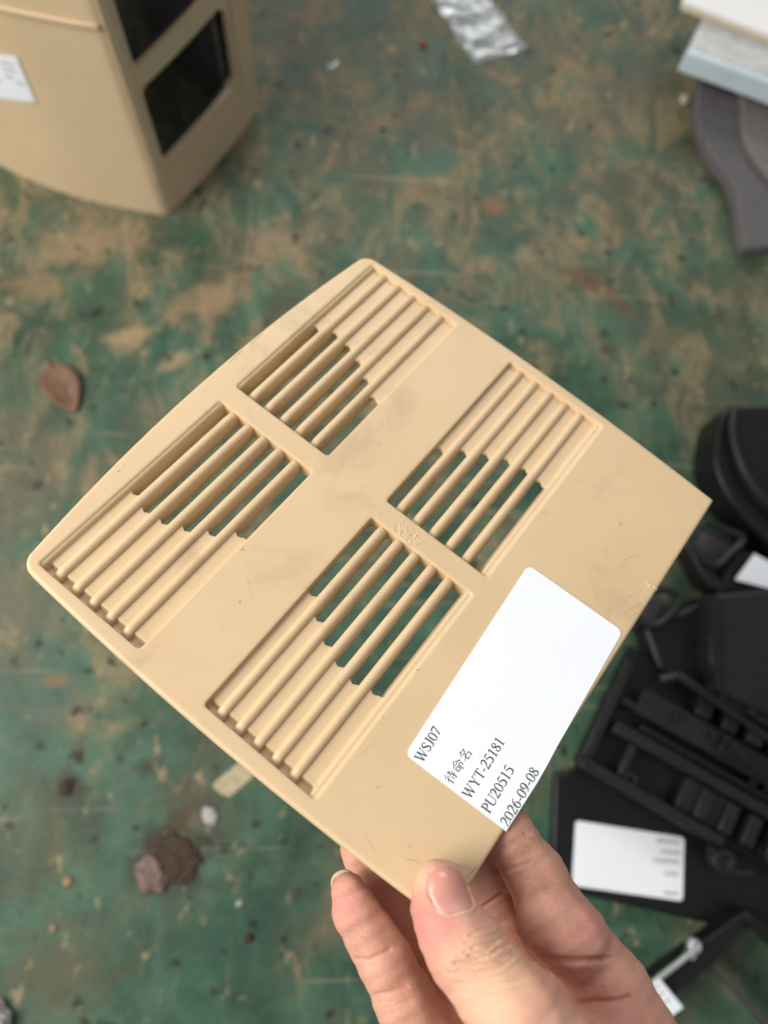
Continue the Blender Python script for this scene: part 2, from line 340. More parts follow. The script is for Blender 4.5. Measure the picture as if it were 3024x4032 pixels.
# ------------------------------------------------------------------ beige housing with two window openings (upper left)
def build_housing():
    b0 = G(660, 850)
    T = thing('plastic_housing', 'upright beige plastic housing with two rectangular openings and a white sticker', 'housing', b0)
    HT = .265
    pf = [b0[:2], G(800, 742)[:2], G(905, 632)[:2], G(985, 520)[:2], G(1021, 430)[:2]]
    ch = lambda p: pf[0] + (pf[4] - pf[0]) * np.dot(p - pf[0], pf[4] - pf[0]) / np.dot(pf[4] - pf[0], pf[4] - pf[0])
    plan_f = cat([ch(p) + (p - ch(p)) * .3 for p in pf], 6)
    plan_f[0] = b0[:2]
    plan_s = cat([b0[:2], G(350, 790)[:2], G(130, 712)[:2], G(0, 652)[:2], G(-250, 520)[:2], G(-500, 330)[:2]], 6)
    # rounded vertical corner between the two faces
    q0, d_ = b0[:2], .008
    far = lambda pl: [p for p in pl if np.linalg.norm(p - q0) > d_ * 1.15]
    ff, fs = far(plan_f), far(plan_s); pf_ = q0 + (ff[0] - q0) / np.linalg.norm(ff[0] - q0) * d_; ps_ = q0 + (fs[0] - q0) / np.linalg.norm(fs[0] - q0) * d_
    bz = lambda t: (1 - t) ** 2 * ps_ + 2 * t * (1 - t) * q0 + t * t * pf_
    plan_f = [bz(t) for t in (.5, .62, .74, .87, 1.0)] + ff; plan_s = [bz(t) for t in (.5, .38, .26, .13, 0.)] + fs
    cen = np.array([-.30, .56])
    def arc(pl):
        s = [0.]
        for a, c in zip(pl[:-1], pl[1:]): s.append(s[-1] + float(np.linalg.norm(c - a)))
        return np.array(s), np.array(pl)
    def at(pl, s, off=0.):
        S, P = arc(pl); p = np.array([np.interp(s, S, P[:, 0]), np.interp(s, S, P[:, 1])])
        q = np.array([np.interp(s + .002, S, P[:, 0]), np.interp(s + .002, S, P[:, 1])]); r = np.array([np.interp(s - .002, S, P[:, 0]), np.interp(s - .002, S, P[:, 1])])
        t = q - r; t /= np.linalg.norm(t); n = np.array([t[1], -t[0]])
        if np.dot(n, p - cen) < 0: n = -n
        return p + n * off
    # (s, z) of a pixel on the bowed wall
    def sz(px, py, pl):
        S, P = arc(pl); best = None
        for i in range(len(P) - 1):
            d = P[i + 1] - P[i]; n = np.array([-d[1], d[0], 0]) / np.linalg.norm(d)
            q = onplane(px, py, [*P[i], 0], n); t = np.dot(q[:2] - P[i], d) / np.dot(d, d)
            e = max(0, -t, t - 1) + (1e-4 * np.linalg.norm(q - CAM))
            if best is None or e < best[0]: best = (e, S[i] + np.clip(t, 0, 1) * (S[i + 1] - S[i]), q[2])
        return best[1], best[2]
    def wall(pl, ss, zz, skip, off0, off1):
        v, f = [], []; id_ = {}
        def V(i, j, k):
            key = (i, j, k)
            if key not in id_:
                p = at(pl, ss[i], (off0, off1)[k]); id_[key] = len(v); v.append((p[0], p[1], zz[j]))
            return id_[key]
        ns, nz = len(ss) - 1, len(zz) - 1
        ok = lambda i, j: 0 <= i < ns and 0 <= j < nz and not skip(.5 * (ss[i] + ss[i + 1]), .5 * (zz[j] + zz[j + 1]))
        for i in range(ns):
            for j in range(nz):
                if not ok(i, j): continue
                f.append([V(i, j, 1), V(i + 1, j, 1), V(i + 1, j + 1, 1), V(i, j + 1, 1)]); f.append([V(i, j + 1, 0), V(i + 1, j + 1, 0), V(i + 1, j, 0), V(i, j, 0)])
                for (di, dj, a, c) in ((-1, 0, (i, j), (i, j + 1)), (1, 0, (i + 1, j), (i + 1, j + 1)), (0, -1, (i, j), (i + 1, j)), (0, 1, (i, j + 1), (i + 1, j + 1))):
                    if not ok(i + di, j + dj): f.append([V(*a, 0), V(*c, 0), V(*c, 1), V(*a, 1)])
        return v, f
    sl, zb = sz(645, 640, plan_f); sr, _ = sz(925, 300, plan_f); _, zt = sz(555, 352, plan_f); _, zu = sz(523, 282, plan_f)
    _, zr = sz(915, 170, plan_f)
    send = arc(plan_f)[0][-1]
    ss = sorted(set([0, .002, .004, .006, .008, sl, sr, send] + list(np.linspace(.014, send, 13)))); zz = [0, zb, zt, zu, zu + .075, HT]
    skip = lambda s, z: sl < s < sr and (zb < z < zt or zu < z < zu + .075)
    v, f = wall(plan_f, ss, zz, skip, -.004, 0); o = mesh('front_wall', v, f, M_BOX, T, angle=50)
    # rounded corners of the openings
    for (z0_, z1_) in ((zb, zt), (zu, zu + .075)):
        for sx, dx in ((sl, 1), (sr, -1)):
            for zy, dz in ((z0_, 1), (z1_, -1)):
                rr = .007 if dx > 0 else .012; q2 = [(sx - dx * .001, zy - dz * .001)] + [(sx + dx * rr * (1 - math.sin(t)), zy + dz * rr * (1 - math.cos(t))) for t in np.linspace(0, math.pi / 2, 7)]
                v = [(*at(plan_f, a_, -.0002), b_) for a_, b_ in q2] + [(*at(plan_f, a_, -.0038), b_) for a_, b_ in q2]; n_ = len(q2)
                mesh('corner_fillet', v, [list(range(n_)), list(range(n_, 2 * n_))[::-1]] + [[i, (i + 1) % n_, n_ + (i + 1) % n_, n_ + i] for i in range(n_)], M_BOX, T, angle=50)
    # raised lip round the openings
    lipw = .006; s0, s1, z0, z1 = sl - .012, sr + .012, zb - .016, zu + .09
    ss2 = sorted(set([s0, s0 + lipw, s1 - lipw, s1] + list(np.linspace(s0, s1, 12)))); zz2 = [z0, z0 + lipw, z1 - lipw, z1]
    v, f = wall(plan_f, ss2, zz2, lambda s, z: s0 + lipw < s < s1 - lipw and z0 + lipw < z < z1 - lipw, 0.0004, .0016)
    mesh('opening_lip', v, f, M_BOX, T, bevel=.0007, angle=50)
    sse = arc(plan_s)[0][-1]; zr_ = .196
    v, f = wall(plan_s, [0, .002, .004, .006, .008] + list(np.linspace(.014, sse, 26)), [0, zr_, HT], lambda s, z: False, -.004, 0)
    mesh('side_wall', v, f, M_BOX, T, angle=50)
    v, f = wall(plan_s, list(np.linspace(.003, sse, 24)), [zr_, zr_ + .0045], lambda s, z: False, .0003, .0020)
    mesh('side_ridge', v, f, M_BOX, T, bevel=.0008, angle=50)
    # far walls, inner liner and lid
    e0, e1 = at(plan_f, send), at(plan_s, sse)
    back = cat([e0, e0 + [-.03, .09], e0 + [-.16, .16], e1 + [.10, .16], e1], 6)
    v, f = wall(back, list(np.linspace(0, arc(back)[0][-1], 24)), [0, .09], lambda s, z: False, -.004, 0); mesh('rear_wall', v, f, M_BOX, T, bevel=.0015, angle=50)  # unseen; kept low so light gets in and shows the interior floor
    outline = plan_f + back[1:] + plan_s[::-1][1:-1]
    v, f = prism(outline, HT, HT + .004); mesh('top_cover', v, f, M_BOX, T, bevel=.0015)
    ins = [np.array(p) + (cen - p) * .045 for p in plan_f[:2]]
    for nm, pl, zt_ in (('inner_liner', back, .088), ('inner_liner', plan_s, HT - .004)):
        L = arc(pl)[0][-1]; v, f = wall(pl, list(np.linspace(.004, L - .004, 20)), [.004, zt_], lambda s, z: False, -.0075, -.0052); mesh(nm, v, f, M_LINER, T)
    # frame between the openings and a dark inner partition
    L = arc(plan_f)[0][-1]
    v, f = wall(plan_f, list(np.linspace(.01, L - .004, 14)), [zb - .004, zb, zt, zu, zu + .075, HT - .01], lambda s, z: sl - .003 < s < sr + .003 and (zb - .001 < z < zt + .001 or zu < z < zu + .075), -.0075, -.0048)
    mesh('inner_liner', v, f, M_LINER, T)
    p0 = at(plan_f, sr, -.010); d = np.array([-.62, .78]); q = [p0 + d * .0, p0 + d * .02 + [.004, 0], p0 + d * .17]
    v, f = prism([*q, q[2] + [-.004, -.002], q[1] + [-.004, -.002], q[0] + [-.004, -.002]], .004, HT - .01); mesh('inner_partition', v, f, M_GREYP, T, bevel=.001)
    # sticker on the side wall
    cs = [np.array(sz(px, py, plan_s)) for px, py in ((-230, 165), (66, 221), (142, 399), (-190, 345))]; v, f = [], []
    for i in range(13):
        for j in range(4):
            a_, b_ = i / 12, j / 3; q = (cs[0] * (1 - a_) + cs[1] * a_) * (1 - b_) + (cs[3] * (1 - a_) + cs[2] * a_) * b_
            p = at(plan_s, q[0], .0006); v.append((p[0], p[1], q[1]))
    f = [[i * 4 + j, (i + 1) * 4 + j, (i + 1) * 4 + j + 1, i * 4 + j + 1] for i in range(12) for j in range(3)]
    st = mesh('sticker', v, f, M_LABEL, T, solid=.0003, smooth=False)
    for (x0, y0, x1, y1) in ((2, 238, 50, 246), (12, 262, 60, 272), (20, 290, 52, 298), (64, 316, 102, 328), (-60, 226, -10, 236), (-50, 300, 4, 312)):
        qs = []
        for px, py in ((x0, y0), (x1, y1), (x1 + 2, y1 + 8), (x0 + 2, y0 + 8)):
            s, z = sz(px, py, plan_s); p = at(plan_s, s, .0010); qs.append((p[0], p[1], z))
        mesh('print_line', qs, [[0, 1, 2, 3]], M_INK2, st, smooth=False)
build_housing()

# ------------------------------------------------------------------ white board, foam slab, felt (upper right)
def lay(name, label, cat_, pxs, z0, z1, mat, bevel=.001, smoothn=0, closed=True):
    pts = [G(*p, z1)[:2] for p in pxs]
    if smoothn: pts = cat(pts, smoothn, True)
    v, f = prism(pts, z0, z1); return tag(mesh(name, v, f, mat, bevel=bevel, angle=40), label, cat_)
T = thing('foam_slab', 'grey-white foam slab with pale blue lower edge under the white board', 'foam slab', G(2800, 200, 0))
pts = [G(*p, .060)[:2] for p in ((2775, 55), (2722, 178), (3300, 395), (3420, 60), (3200, -250), (2860, -100))]
v, f = prism(pts, .034, .060); mesh('slab', v, f, M_FOAM, T, bevel=.003, seg=3)
a, b_ = G(2722, 178, .060), G(3300, 395, .060); d = (b_ - a)[:2]; d /= np.linalg.norm(d); nrm = np.array([d[1], -d[0]])
v, f = prism([a[:2] + nrm * .0062 - d * .001, b_[:2] + nrm * .0062, b_[:2] + nrm * .0004, a[:2] + nrm * .0004 - d * .001], .036, .0585); mesh('edge_film', v, f, M_BLUE, T, bevel=.002, seg=3)
T = thing('white_board', 'white board with cream cut edge lying on the foam slab', 'board', G(2900, 40, .061))
pts = [G(*p, .070)[:2] for p in ((2690, -6), (2705, 12), (3300, 236), (3400, -100), (2800, -250))]
v, f = prism(pts, .0665, .070); mesh('face_sheet', v, f, M_WHITE, T, bevel=.0006)
pts2 = [p + (np.array([.40, .62]) - p) * .004 for p in pts]
v, f = prism(pts2, .0612, .0664); mesh('core', v, f, M_CREAM, T, bevel=.0004)
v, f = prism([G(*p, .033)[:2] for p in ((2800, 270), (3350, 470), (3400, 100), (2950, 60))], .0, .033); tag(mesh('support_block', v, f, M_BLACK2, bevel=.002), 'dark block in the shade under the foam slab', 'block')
T = thing('grey_felt_piece', 'grey felt liner piece with wavy edge below the white board', 'felt', G(2900, 600, 0))
lft = [(2762, 280), (2745, 413), (2768, 524), (2814, 625), (2878, 707), (2905, 799), (2915, 882), (2930, 965), (2948, 978)]
pts = [p[:2] for p in (G(*q, .016) for q in lft)]; pts = cat(pts, 5) + [G(3250, 950, .016)[:2], G(3300, 300, .016)[:2], G(2950, 230, .016)[:2]]
v, f = prism(pts, .001, .016); mesh('lower_layer', v, f, M_FELT, T, bevel=.003, seg=3)
lft = [(2915, 340), (2924, 400), (2930, 520), (2968, 612), (3030, 690), (3100, 760)]
pts = cat([G(*q, .024)[:2] for q in lft], 5) + [G(3260, 760, .024)[:2], G(3290, 380, .024)[:2]]
v, f = prism(pts, .0165, .024); mesh('upper_layer', v, f, M_FELT2, T, bevel=.003, seg=3)

# ------------------------------------------------------------------ black parts along the right side
T = thing('black_trim_cover', 'curved black trim cover with raised rim at the right edge below the felt', 'trim cover', G(2950, 1850, 0))
lft = [(2876, 1597), (2835, 1640), (2812, 1800), (2858, 1935), (2943, 2050), (3040, 2145), (3160, 2230)]
pts = cat([G(*q, .04)[:2] for q in lft], 6) + [G(3300, 2230, .04)[:2], G(3330, 1600, .04)[:2]]
v, f = prism(pts, .001, .040); mesh('shell', v, f, M_BLACK, T, bevel=.006, seg=4)
rim = cat([G(2890, 1612, .043), G(2882, 1700, .046), G(2922, 1835, .048), G(2990, 1945, .048), G(3080, 2040, .046)], 6)
v, f = tube(rim, .0032, 10); mesh('rim', v, f, M_BLACK2, T)

T = thing('black_bracket', 'black plastic bracket with two open loops beside the panel edge', 'bracket', G(2750, 2250, 0))
def loop(pxs, z, r, par, name='loop'):
    p = cat([G(*q, z) for q in pxs], 5, True); p.append(p[0]); v, f = tube(p, r, 8); mesh(name, v, f, M_BLACK2, par)
loop([(2770, 2058), (2850, 2085), (2925, 2120), (2870, 2180), (2810, 2225), (2725, 2150)], .035, .0034, T)
loop([(2610, 2320), (2675, 2355), (2640, 2420), (2570, 2462), (2500, 2420), (2540, 2340)], .035, .0034, T)
v, f = prism([G(*q, .03)[:2] for q in ((2700, 2145), (2728, 2148), (2860, 2300), (2835, 2330), (2790, 2300))], .002, .030); mesh('strap', v, f, M_BLACK2, T, bevel=.002)
v, f = prism([G(*q, .028)[:2] for q in ((2750, 2050), (2930, 2118), (2880, 2300), (2835, 2320), (2740, 2160))], .001, .012); mesh('loop_floor', v, f, M_LINER, T, bevel=.002)
v, f = prism([G(*q, .028)[:2] for q in ((2560, 2330), (2665, 2355), (2620, 2440), (2500, 2470))], .001, .012); mesh('loop_floor', v, f, M_LINER, T, bevel=.002)
v, f = prism([G(*q, .03)[:2] for q in ((2890, 2160), (2980, 2170), (3100, 2330), (2830, 2335))], .002, .030); mesh('arm', v, f, M_BLACK, T, bevel=.003)
T = thing('black_housing_part', 'large matt black housing with an upright ridge at the right edge', 'housing', G(2900, 2550, 0))
v, f = prism([G(*q, .05)[:2] for q in ((2800, 2335), (3150, 2310), (3160, 2800), (3050, 2830), (2830, 2720), (2800, 2600))], .001, .050); mesh('shell', v, f, M_BLACK2, T, bevel=.004, seg=3)
v, f = prism([G(*q, .03)[:2] for q in ((2540, 2470), (2800, 2345), (2800, 2760), (2700, 2700), (2600, 2640))], .001, .028); mesh('side_wing', v, f, M_BLACK, T, bevel=.004, seg=3)
v, f = tube([G(2812, 2345, .052), G(2816, 2500, .054), G(2824, 2715, .052)], .0028, 8); mesh('ridge', v, f, M_BLACK, T)
st = tag(mesh('small_label', [G(*p, .0345) for p in ((2970, 2180), (3100, 2250), (3080, 2330), (2894, 2282))], [[0, 1, 2, 3]], M_LABEL, solid=.0003, smooth=False), 'small white label in the shade on the black bracket arm', 'label')

# latch module
def build_module():
    T = thing('black_latch_module', 'black ribbed latch module lying across the flat black panel', 'latch module', G(2650, 3000, .012))
    Z = .036
    o = G(2290, 3000, Z); a = G(2800, 3290, Z) - o; a /= np.linalg.norm(a); b = np.array([-a[1], a[0], 0]); up = np.array([0, 0, 1.])
    def uv(px, py, z=Z): q = G(px, py, z) - o; return np.dot(q, a), np.dot(q, b)
    def block(name, u0, u1, w0, w1, z0, z1, mat=M_BLACK2, bev=.0012):
        c = o + a * (u0 + u1) / 2 + b * (w0 + w1) / 2; c[2] = (z0 + z1) / 2
        v, f = obox(c, a, b, up, u1 - u0, w1 - w0, z1 - z0); return mesh(name, v, f, mat, T, bevel=bev)
    block('base_plate', .0, .26, .0, .098, .014, .019, M_BLACK)
    block('rail', .0, .115, -.004, .004, .019, .038); block('rail', .012, .26, .031, .040, .019, .034); block('rail', .03, .26, .042, .047, .019, .032, M_BLACK)
    block('rail', .02, .26, .052, .071, .019, .036); block('rail', .06, .26, .090, .098, .019, .041); block('end_wall', -.001, .007, .005, .085, .019, .033)
    block('cross_rib', .028, .034, .005, .030, .019, .033); block('cross_rib', .076, .112, .005, .030, .019, .031)
    for u in (.088, .108, .126, .146): block('tooth', u, u + .010, .006, .028, .0192, .037)
    block('cover_plate', .150, .26, .004, .030, .0192, .034)
    for u in (.062, .084, .102, .122, .15): block('clip', u, u + .012, .073, .088, .0192, .033 if u < .1 else .038)
    for i in range(9): block('fine_rib', .020 + i * .0062, .0225 + i * .0062, .0405, .0418, .0192, .0335, M_BLACK, .0004)
    for i in range(8): block('fine_rib', .118 + i * .011, .124 + i * .011, .0472, .0515, .0192, .0335 + .002 * (i % 3), M_BLACK, .0006)
    for i in range(6): block('notch_post', .070 + i * .021, .076 + i * .021, .0905, .0975, .0412, .044 + .003 * (i % 2), M_BLACK2, .0008)
    for (u, w) in ((.045, .060), (.075, .061), (.14, .064), (.17, .058)): block('stud', u, u + .006, w, w + .006, .0362, .042, M_BLACK, .0012)
    block('slot_box', .085, .13, .055, .069, .0362, .0405, M_BLACK)
    # round lugs
    for (px, py, r) in ((2845, 3388, .0085), (2300, 2995, .0055), (2480, 3065, .0045)):
        c = G(px, py, .030); n = 20; v = []; f = []
        for z in (.020, .034):
            for rr in (r, r * .42):
                for k in range(n): v.append((c[0] + rr * math.cos(2 * math.pi * k / n), c[1] + rr * math.sin(2 * math.pi * k / n), z))
        for k in range(n):
            j = (k + 1) % n
            f += [[k, j, 2 * n + j, 2 * n + k], [n + j, n + k, 3 * n + k, 3 * n + j], [2 * n + k, 2 * n + j, 3 * n + j, 3 * n + k], [j, k, n + k, n + j]]
        mesh('screw_lug', v, f, M_BLACK2, T, bevel=.0008)
    v, f = tube([G(2790, 3330, .03), G(2880, 3430, .03), G(2960, 3440, .03)], .0032, 8); mesh('wire_arm', v, f, M_BLACK2, T)
    v, f = tube([G(2450, 2752, .034), G(2520, 2798, .034)], .0030, 8); mesh('hinge_pin', v, f, M_BLACK2, T)
    v, f = tube([G(2600, 2676, .037), G(2670, 2660, .040), G(2800, 2745, .040), G(2950, 2850, .038), G(3060, 2930, .038)], .0036, 8); mesh('edge_bar', v, f, M_BLACK2, T)
    v, f = tube([G(2875, 2930, .041), G(2935, 2975, .041)], .0026, 8); mesh('hinge_pin', v, f, M_BLACK2, T)
build_module()
T = thing('flat_black_panel', 'flat glossy black panel carrying a white label, right of the hand', 'panel', G(2500, 3400, 0))
v, f = prism([G(*q, .012)[:2] for q in ((2186, 3045), (2172, 3460), (2196, 3505), (2820, 3645), (3080, 3660), (3150, 3050), (2700, 2950))], .002, .012); mesh('plate', v, f, M_BLACK, T, bevel=.002, seg=3)
lb = [(2266, 3240), (2276, 3232), (2682, 3296), (2694, 3308), (2688, 3538), (2678, 3547), (2262, 3488), (2252, 3476)]
st = mesh('label', [G(*p, .0126) for p in lb], [list(range(8))], M_LABEL, T, solid=.0003, smooth=False)
for (x0, y0, x1, dy) in ((2585, 3300, 2672, 18), (2600, 3345, 2670, 14), (2570, 3378, 2670, 16), (2618, 3432, 2668, 14), (2615, 3508, 2665, 15)):
    x = x0
    while x < x1:
        w = rng.uniform(7, 15); yy = y0 + (x - x0) * .09
        mesh('print_mark', [G(*p, .0130) for p in ((x, yy), (x + w * .75, yy + 1), (x + w * .75, yy + dy), (x, yy + dy - 1))], [[0, 1, 2, 3]], M_INK2, st, smooth=False); x += w

# frame with rod and screw (lower right corner)
T = thing('rod_holder', 'thin black plastic rod holder with a screw and metal rod in the lower right corner', 'holder', G(2850, 3800, 0))
def pbar(name, pxs, z0, z1, mat=M_BLACK, bev=.0012):
    v, f = prism([G(*q, z1)[:2] for q in pxs], z0, z1); mesh(name, v, f, mat, T, bevel=bev)
pbar('side_bar', [(2500, 3905), (2930, 3590), (2948, 3620), (2815, 3795), (2600, 3960), (2540, 3985)], .012, .030)
pbar('top_bar', [(2934, 3588), (2955, 3594), (3200, 3765), (3170, 3830), (2946, 3640)], .0122, .0298)
pbar('cross_strip', [(2795, 3790), (2812, 3782), (3040, 4030), (3140, 4170), (3120, 4180), (3005, 4025)], .010, .026, M_LINER, .0008)
v, f = tube([G(2560, 3876, .034), G(2640, 3815, .034), G(2700, 3768, .035), G(2730, 3745, .036)], .0022, 10); mesh('metal_rod', v, f, M_STEEL, T)
c = G(2737, 3727, .036); n = 18; rows = [(.0052, 0), (.0055, .0012), (.0046, .0028), (.0026, .0034), (.0022, .0022), (.0, .0020)]
v = [(c[0] + r * math.cos(2 * math.pi * k / n), c[1] + r * math.sin(2 * math.pi * k / n), c[2] - .004 + z * 1.6) for r, z in rows for k in range(n)]
f = [[i * n + k, i * n + (k + 1) % n, (i + 1) * n + (k + 1) % n, (i + 1) * n + k] for i in range(len(rows) - 1) for k in range(n)] + [list(range(n))[::-1]]
mesh('screw_head', v, f, M_STEEL, T, angle=30)
v, f = prism([G(*q, .035)[:2] for q in ((2700, 3760), (2722, 3742), (2752, 3760), (2735, 3790))], .028, .034); mesh('rod_clamp', v, f, M_STEEL, T, bevel=.001)
lb = [(2515, 3908), (2595, 3852), (2690, 3967), (2590, 4040)]
st = mesh('label', [G(*p, .0375) for p in lb], [[0, 1, 2, 3]], M_LABEL, T, solid=.0003, smooth=False)
for (x0, y0, n_) in ((2532, 3918, 4), (2552, 3944, 4), (2574, 3972, 4)):
    for i in range(n_):
        x, y = x0 + i * 16, y0 - i * 12
        mesh('print_mark', [G(*p, .0379) for p in ((x, y), (x + 10, y - 7), (x + 17, y + 3), (x + 7, y + 10))], [[0, 1, 2, 3]], M_INK2, st, smooth=False)

# ------------------------------------------------------------------ things lying on the floor
def lump(name, label, cat_, px, py, rx, ry, h, mat, seed=0, rough=.25, group=None, sub=3, sink=.15):
    r = random.Random(seed); bm = bmesh.new(); bmesh.ops.create_icosphere(bm, subdivisions=sub, radius=1)
    ph = [(Vector((r.uniform(-1, 1), r.uniform(-1, 1), r.uniform(-1, 1))).normalized(), r.uniform(2, 7), r.uniform(0, 6)) for _ in range(9)]
    c = G(px, py)
    for v in bm.verts:
        q = v.co.copy(); k = 1 + rough * sum(math.sin(f * q.dot(d) * 2 + p) for d, f, p in ph) / 4 + (rough * .25 * sum(math.sin(4 * f * q.dot(d) + 2 * p) for d, f, p in ph) / 3 if sub > 3 else 0)
        v.co = Vector((q.x * rx * k, q.y * ry * k, max(q.z * h * k + h * (1 - sink), .0002)))
    m = bpy.data.meshes.new(name); bm.to_mesh(m); bm.free(); m.materials.append(mat); m.polygons.foreach_set('use_smooth', [True] * len(m.polygons))
    o = bpy.data.objects.new(name, m); COL.objects.link(o); o.location = Vector(c); o.rotation_euler.z = r.uniform(0, 6)
    return tag(o, label, cat_, group)
lump('dirt_clump', 'dark brown crumbly dirt clump on the floor at lower left', 'dirt', 705, 3380, .016, .0125, .0015, M_DIRT, 31, .28, sub=5)
lump('pink_stone', 'pinkish-grey stone beside the dark dirt clump', 'stone', 592, 3442, .0125, .0095, .0022, M_STONE, 6, .22, sub=4)
lump('white_chip', 'small white plaster chip just above the dark dirt clump', 'chip', 828, 3212, .0070, .0052, .0012, M_CHIP, 8, .35)
lump('rust_pebble', 'reddish crumb left of the clear film near the top', 'pebble', 1666, 178, .0035, .0035, .002, M_RUST, 11, .2)
lump('tan_pebble', 'round tan pebble right of the clear film', 'pebble', 2392, 125, .0038, .0036, .0025, M_PEB, 12, .2)
lump('pale_pebble', 'pale pink pebble left of the grey felt', 'pebble', 2692, 395, .0060, .0042, .0025, M_PALE, 13, .25)
lump('tan_pebble', 'tan crumb near the left edge of the floor at the bottom', 'pebble', 268, 3470, .0034, .0030, .0013, M_PEB, 14, .3)
lump('tan_pebble', 'small tan crumb below the other crumb at lower left', 'pebble', 212, 3655, .0028, .0024, .0011, M_PEB, 15, .3)
lump('white_speck', 'tiny white speck right of the dirt clump', 'speck', 943, 3556, .0022, .0022, .0012, M_CHIP, 16, .3)
lump('black_crumb', 'black oily crumb on the floor left of the dirt clump', 'crumb', 262, 3100, .0050, .0042, .0015, M_DIRT, 17, .5)
lump('black_crumb', 'small black crumb near the thumb at lower middle', 'crumb', 980, 3690, .0028, .0028, .002, M_DIRT, 18, .3)
lump('rag_corner', 'pale rag corner on the floor at the far bottom left', 'rag', -20, 4060, .016, .012, .006, M_CHIP, 21, .3, sub=4)
# masking tape scrap
pts = [G(*p, .0008)[:2] for p in ((960, 2985), (1005, 3040), (1000, 3055), (905, 3140), (872, 3128), (838, 3098), (845, 3080))]
v, f = prism(pts, .0004, .0010); tag(mesh('tape_scrap', v, f, M_TAPE, bevel=.0002), 'dirty cream tape scrap on the floor under the panel edge', 'tape')
# leaf
n = 14; base = G(205, 1448); tip = G(300, 1625); ax = (tip - base)[:2]; L = np.linalg.norm(ax); ax = ax / L; pr = np.array([-ax[1], ax[0]]); v = []; f = []
for i in range(n + 1):
    t = i / n; w = .0155 * math.sin(math.pi * min(1, t ** .75 * .93 + .06)) ** .8
    for j in range(7):
        s = j / 3 - 1; p = base[:2] + ax * L * t + pr * w * s; v.append((p[0], p[1], .0018 + .004 * abs(s) ** 1.5 * math.sin(math.pi * t) + .0012 * math.sin(7 * t + s)))
for i in range(n):
    for j in range(6): f.append([i * 7 + j, i * 7 + j + 1, (i + 1) * 7 + j + 1, (i + 1) * 7 + j])
T = thing('dry_leaf', 'dry reddish-brown leaf on the floor left of the panel', 'leaf', base)
mesh('blade', v, f, M_LEAF, T, solid=.0004)
v, f = tube([[*(base[:2] - ax * .010), .0015], [*(base[:2]), .002], [*(base[:2] + ax * L * .5), .0022], [*(base[:2] + ax * L * .95), .0022]], [.0006, .0006, .0004, .0002], 6); mesh('stem', v, f, M_LEAF, T)
# crumpled clear film
def film(name, label, cat_, pxs, nu, nv, amp, seed, thick=.0002):
    P = [G(*p) for p in pxs]; r = random.Random(seed); v, f = [], []
    ph = [(r.uniform(-3, 3), r.uniform(9, 24), r.uniform(0, 6), r.uniform(.3, 1)) for _ in range(7)]
    for i in range(nu + 1):
        for j in range(nv + 1):
            s, t = i / nu, j / nv; p = (P[0] * (1 - s) + P[1] * s) * (1 - t) + (P[3] * (1 - s) + P[2] * s) * t
            h = sum(a * (1 - abs(math.sin(kx * s + ky * t + q))) ** 2 for kx, ky, q, a in ph) / 3
            ed = min(1, 8 * min(s, 1 - s, t, 1 - t) + .12)
            v.append((p[0] + .0012 * math.sin(9 * t + seed), p[1] + .0010 * math.sin(8 * s), .0012 + amp * h * ed * (.35 + .65 * t)))
    for i in range(nu):
        for j in range(nv): f.append([i * (nv + 1) + j, (i + 1) * (nv + 1) + j, (i + 1) * (nv + 1) + j + 1, i * (nv + 1) + j + 1])
    return tag(mesh(name, v, f, M_FILM, auto=False), label, cat_)
film('clear_film', 'crumpled clear plastic film strip shining on the floor at the top', 'plastic film', ((1655, -60), (1880, -60), (2075, 195), (1870, 258)), 44, 44, .012, 4)
film('film_scrap', 'tiny clear plastic scrap left of the larger crumpled film', 'plastic scrap', ((1290, 262), (1338, 240), (1335, 262), (1300, 288)), 8, 8, .003, 9)
# fine grit, uncountable
v, f = [], []; r = random.Random(3)
for _ in range(900):
    c = G(r.uniform(-200, 3200), r.uniform(-200, 4200)); s = .0004 + .0012 * r.random() ** 3; an = r.uniform(0, 6); k = len(v)
    for q in ((1, 0, .3), (-.5, .8, .3), (-.6, -.7, .3), (0, 0, 1.3)):
        v.append((c[0] + s * (q[0] * math.cos(an) - q[1] * math.sin(an)), c[1] + s * (q[0] * math.sin(an) + q[1] * math.cos(an)), .0001 + s * q[2]))
    f += [[k, k + 1, k + 3], [k + 1, k + 2, k + 3], [k + 2, k, k + 3]]
tag(mesh('floor_grit', v, f, M_GRIT, smooth=False), 'fine tan grit scattered over the floor', 'grit', kind='stuff')

# ------------------------------------------------------------------ the vented panel held in the hand (local frame in mm: u along slats, v across, w into the panel)
RP = np.array([[.604, .7845, -.1407], [-.6797, .5992, .4229], [.4161, -.1598, .8952]])
U_, _, Vt_ = np.linalg.svd(RP); RP = U_ @ Vt_
TP = np.array([-11.8764, 13.1911, 268.8193]) / 1000
FL = np.diag([1., -1., -1.])
PW = RM @ FL @ RP; PT = CAM + RM @ FL @ TP
panel = thing('vent_panel', 'tan plastic vent panel with four slatted grilles and white label, held by the hand', 'vent panel')
panel.matrix_world = Matrix([[*PW[i], PT[i]] for i in range(3)] + [[0, 0, 0, 1]])
UA0, UA1, UB0, UB1 = -70., 15.2, 23.7, 107.0
VL0, VL1, VR0, VR1 = -73.6, -29.3, -2.0, 42.7
VENTS = {'A': (UA0, UA1, VL0, VL1), 'B': (UB0, UB1, VL0, VL1), 'C': (UB0, UB1, VR0, VR1), 'D': (UA0, UA1, VR0, VR1)}
ENDS = {'A': [-31, -33.4, -32.6, -29.6, -25.2, -19.4], 'B': [66.5, 69.6, 68.4, 65.4, 60.9, 56], 'C': [55.2, 60.7, 65.3, 68.9, 70.3, 69.5], 'D': [-19.5, -25, -29.6, -32.5, -33.9, -32.3]}
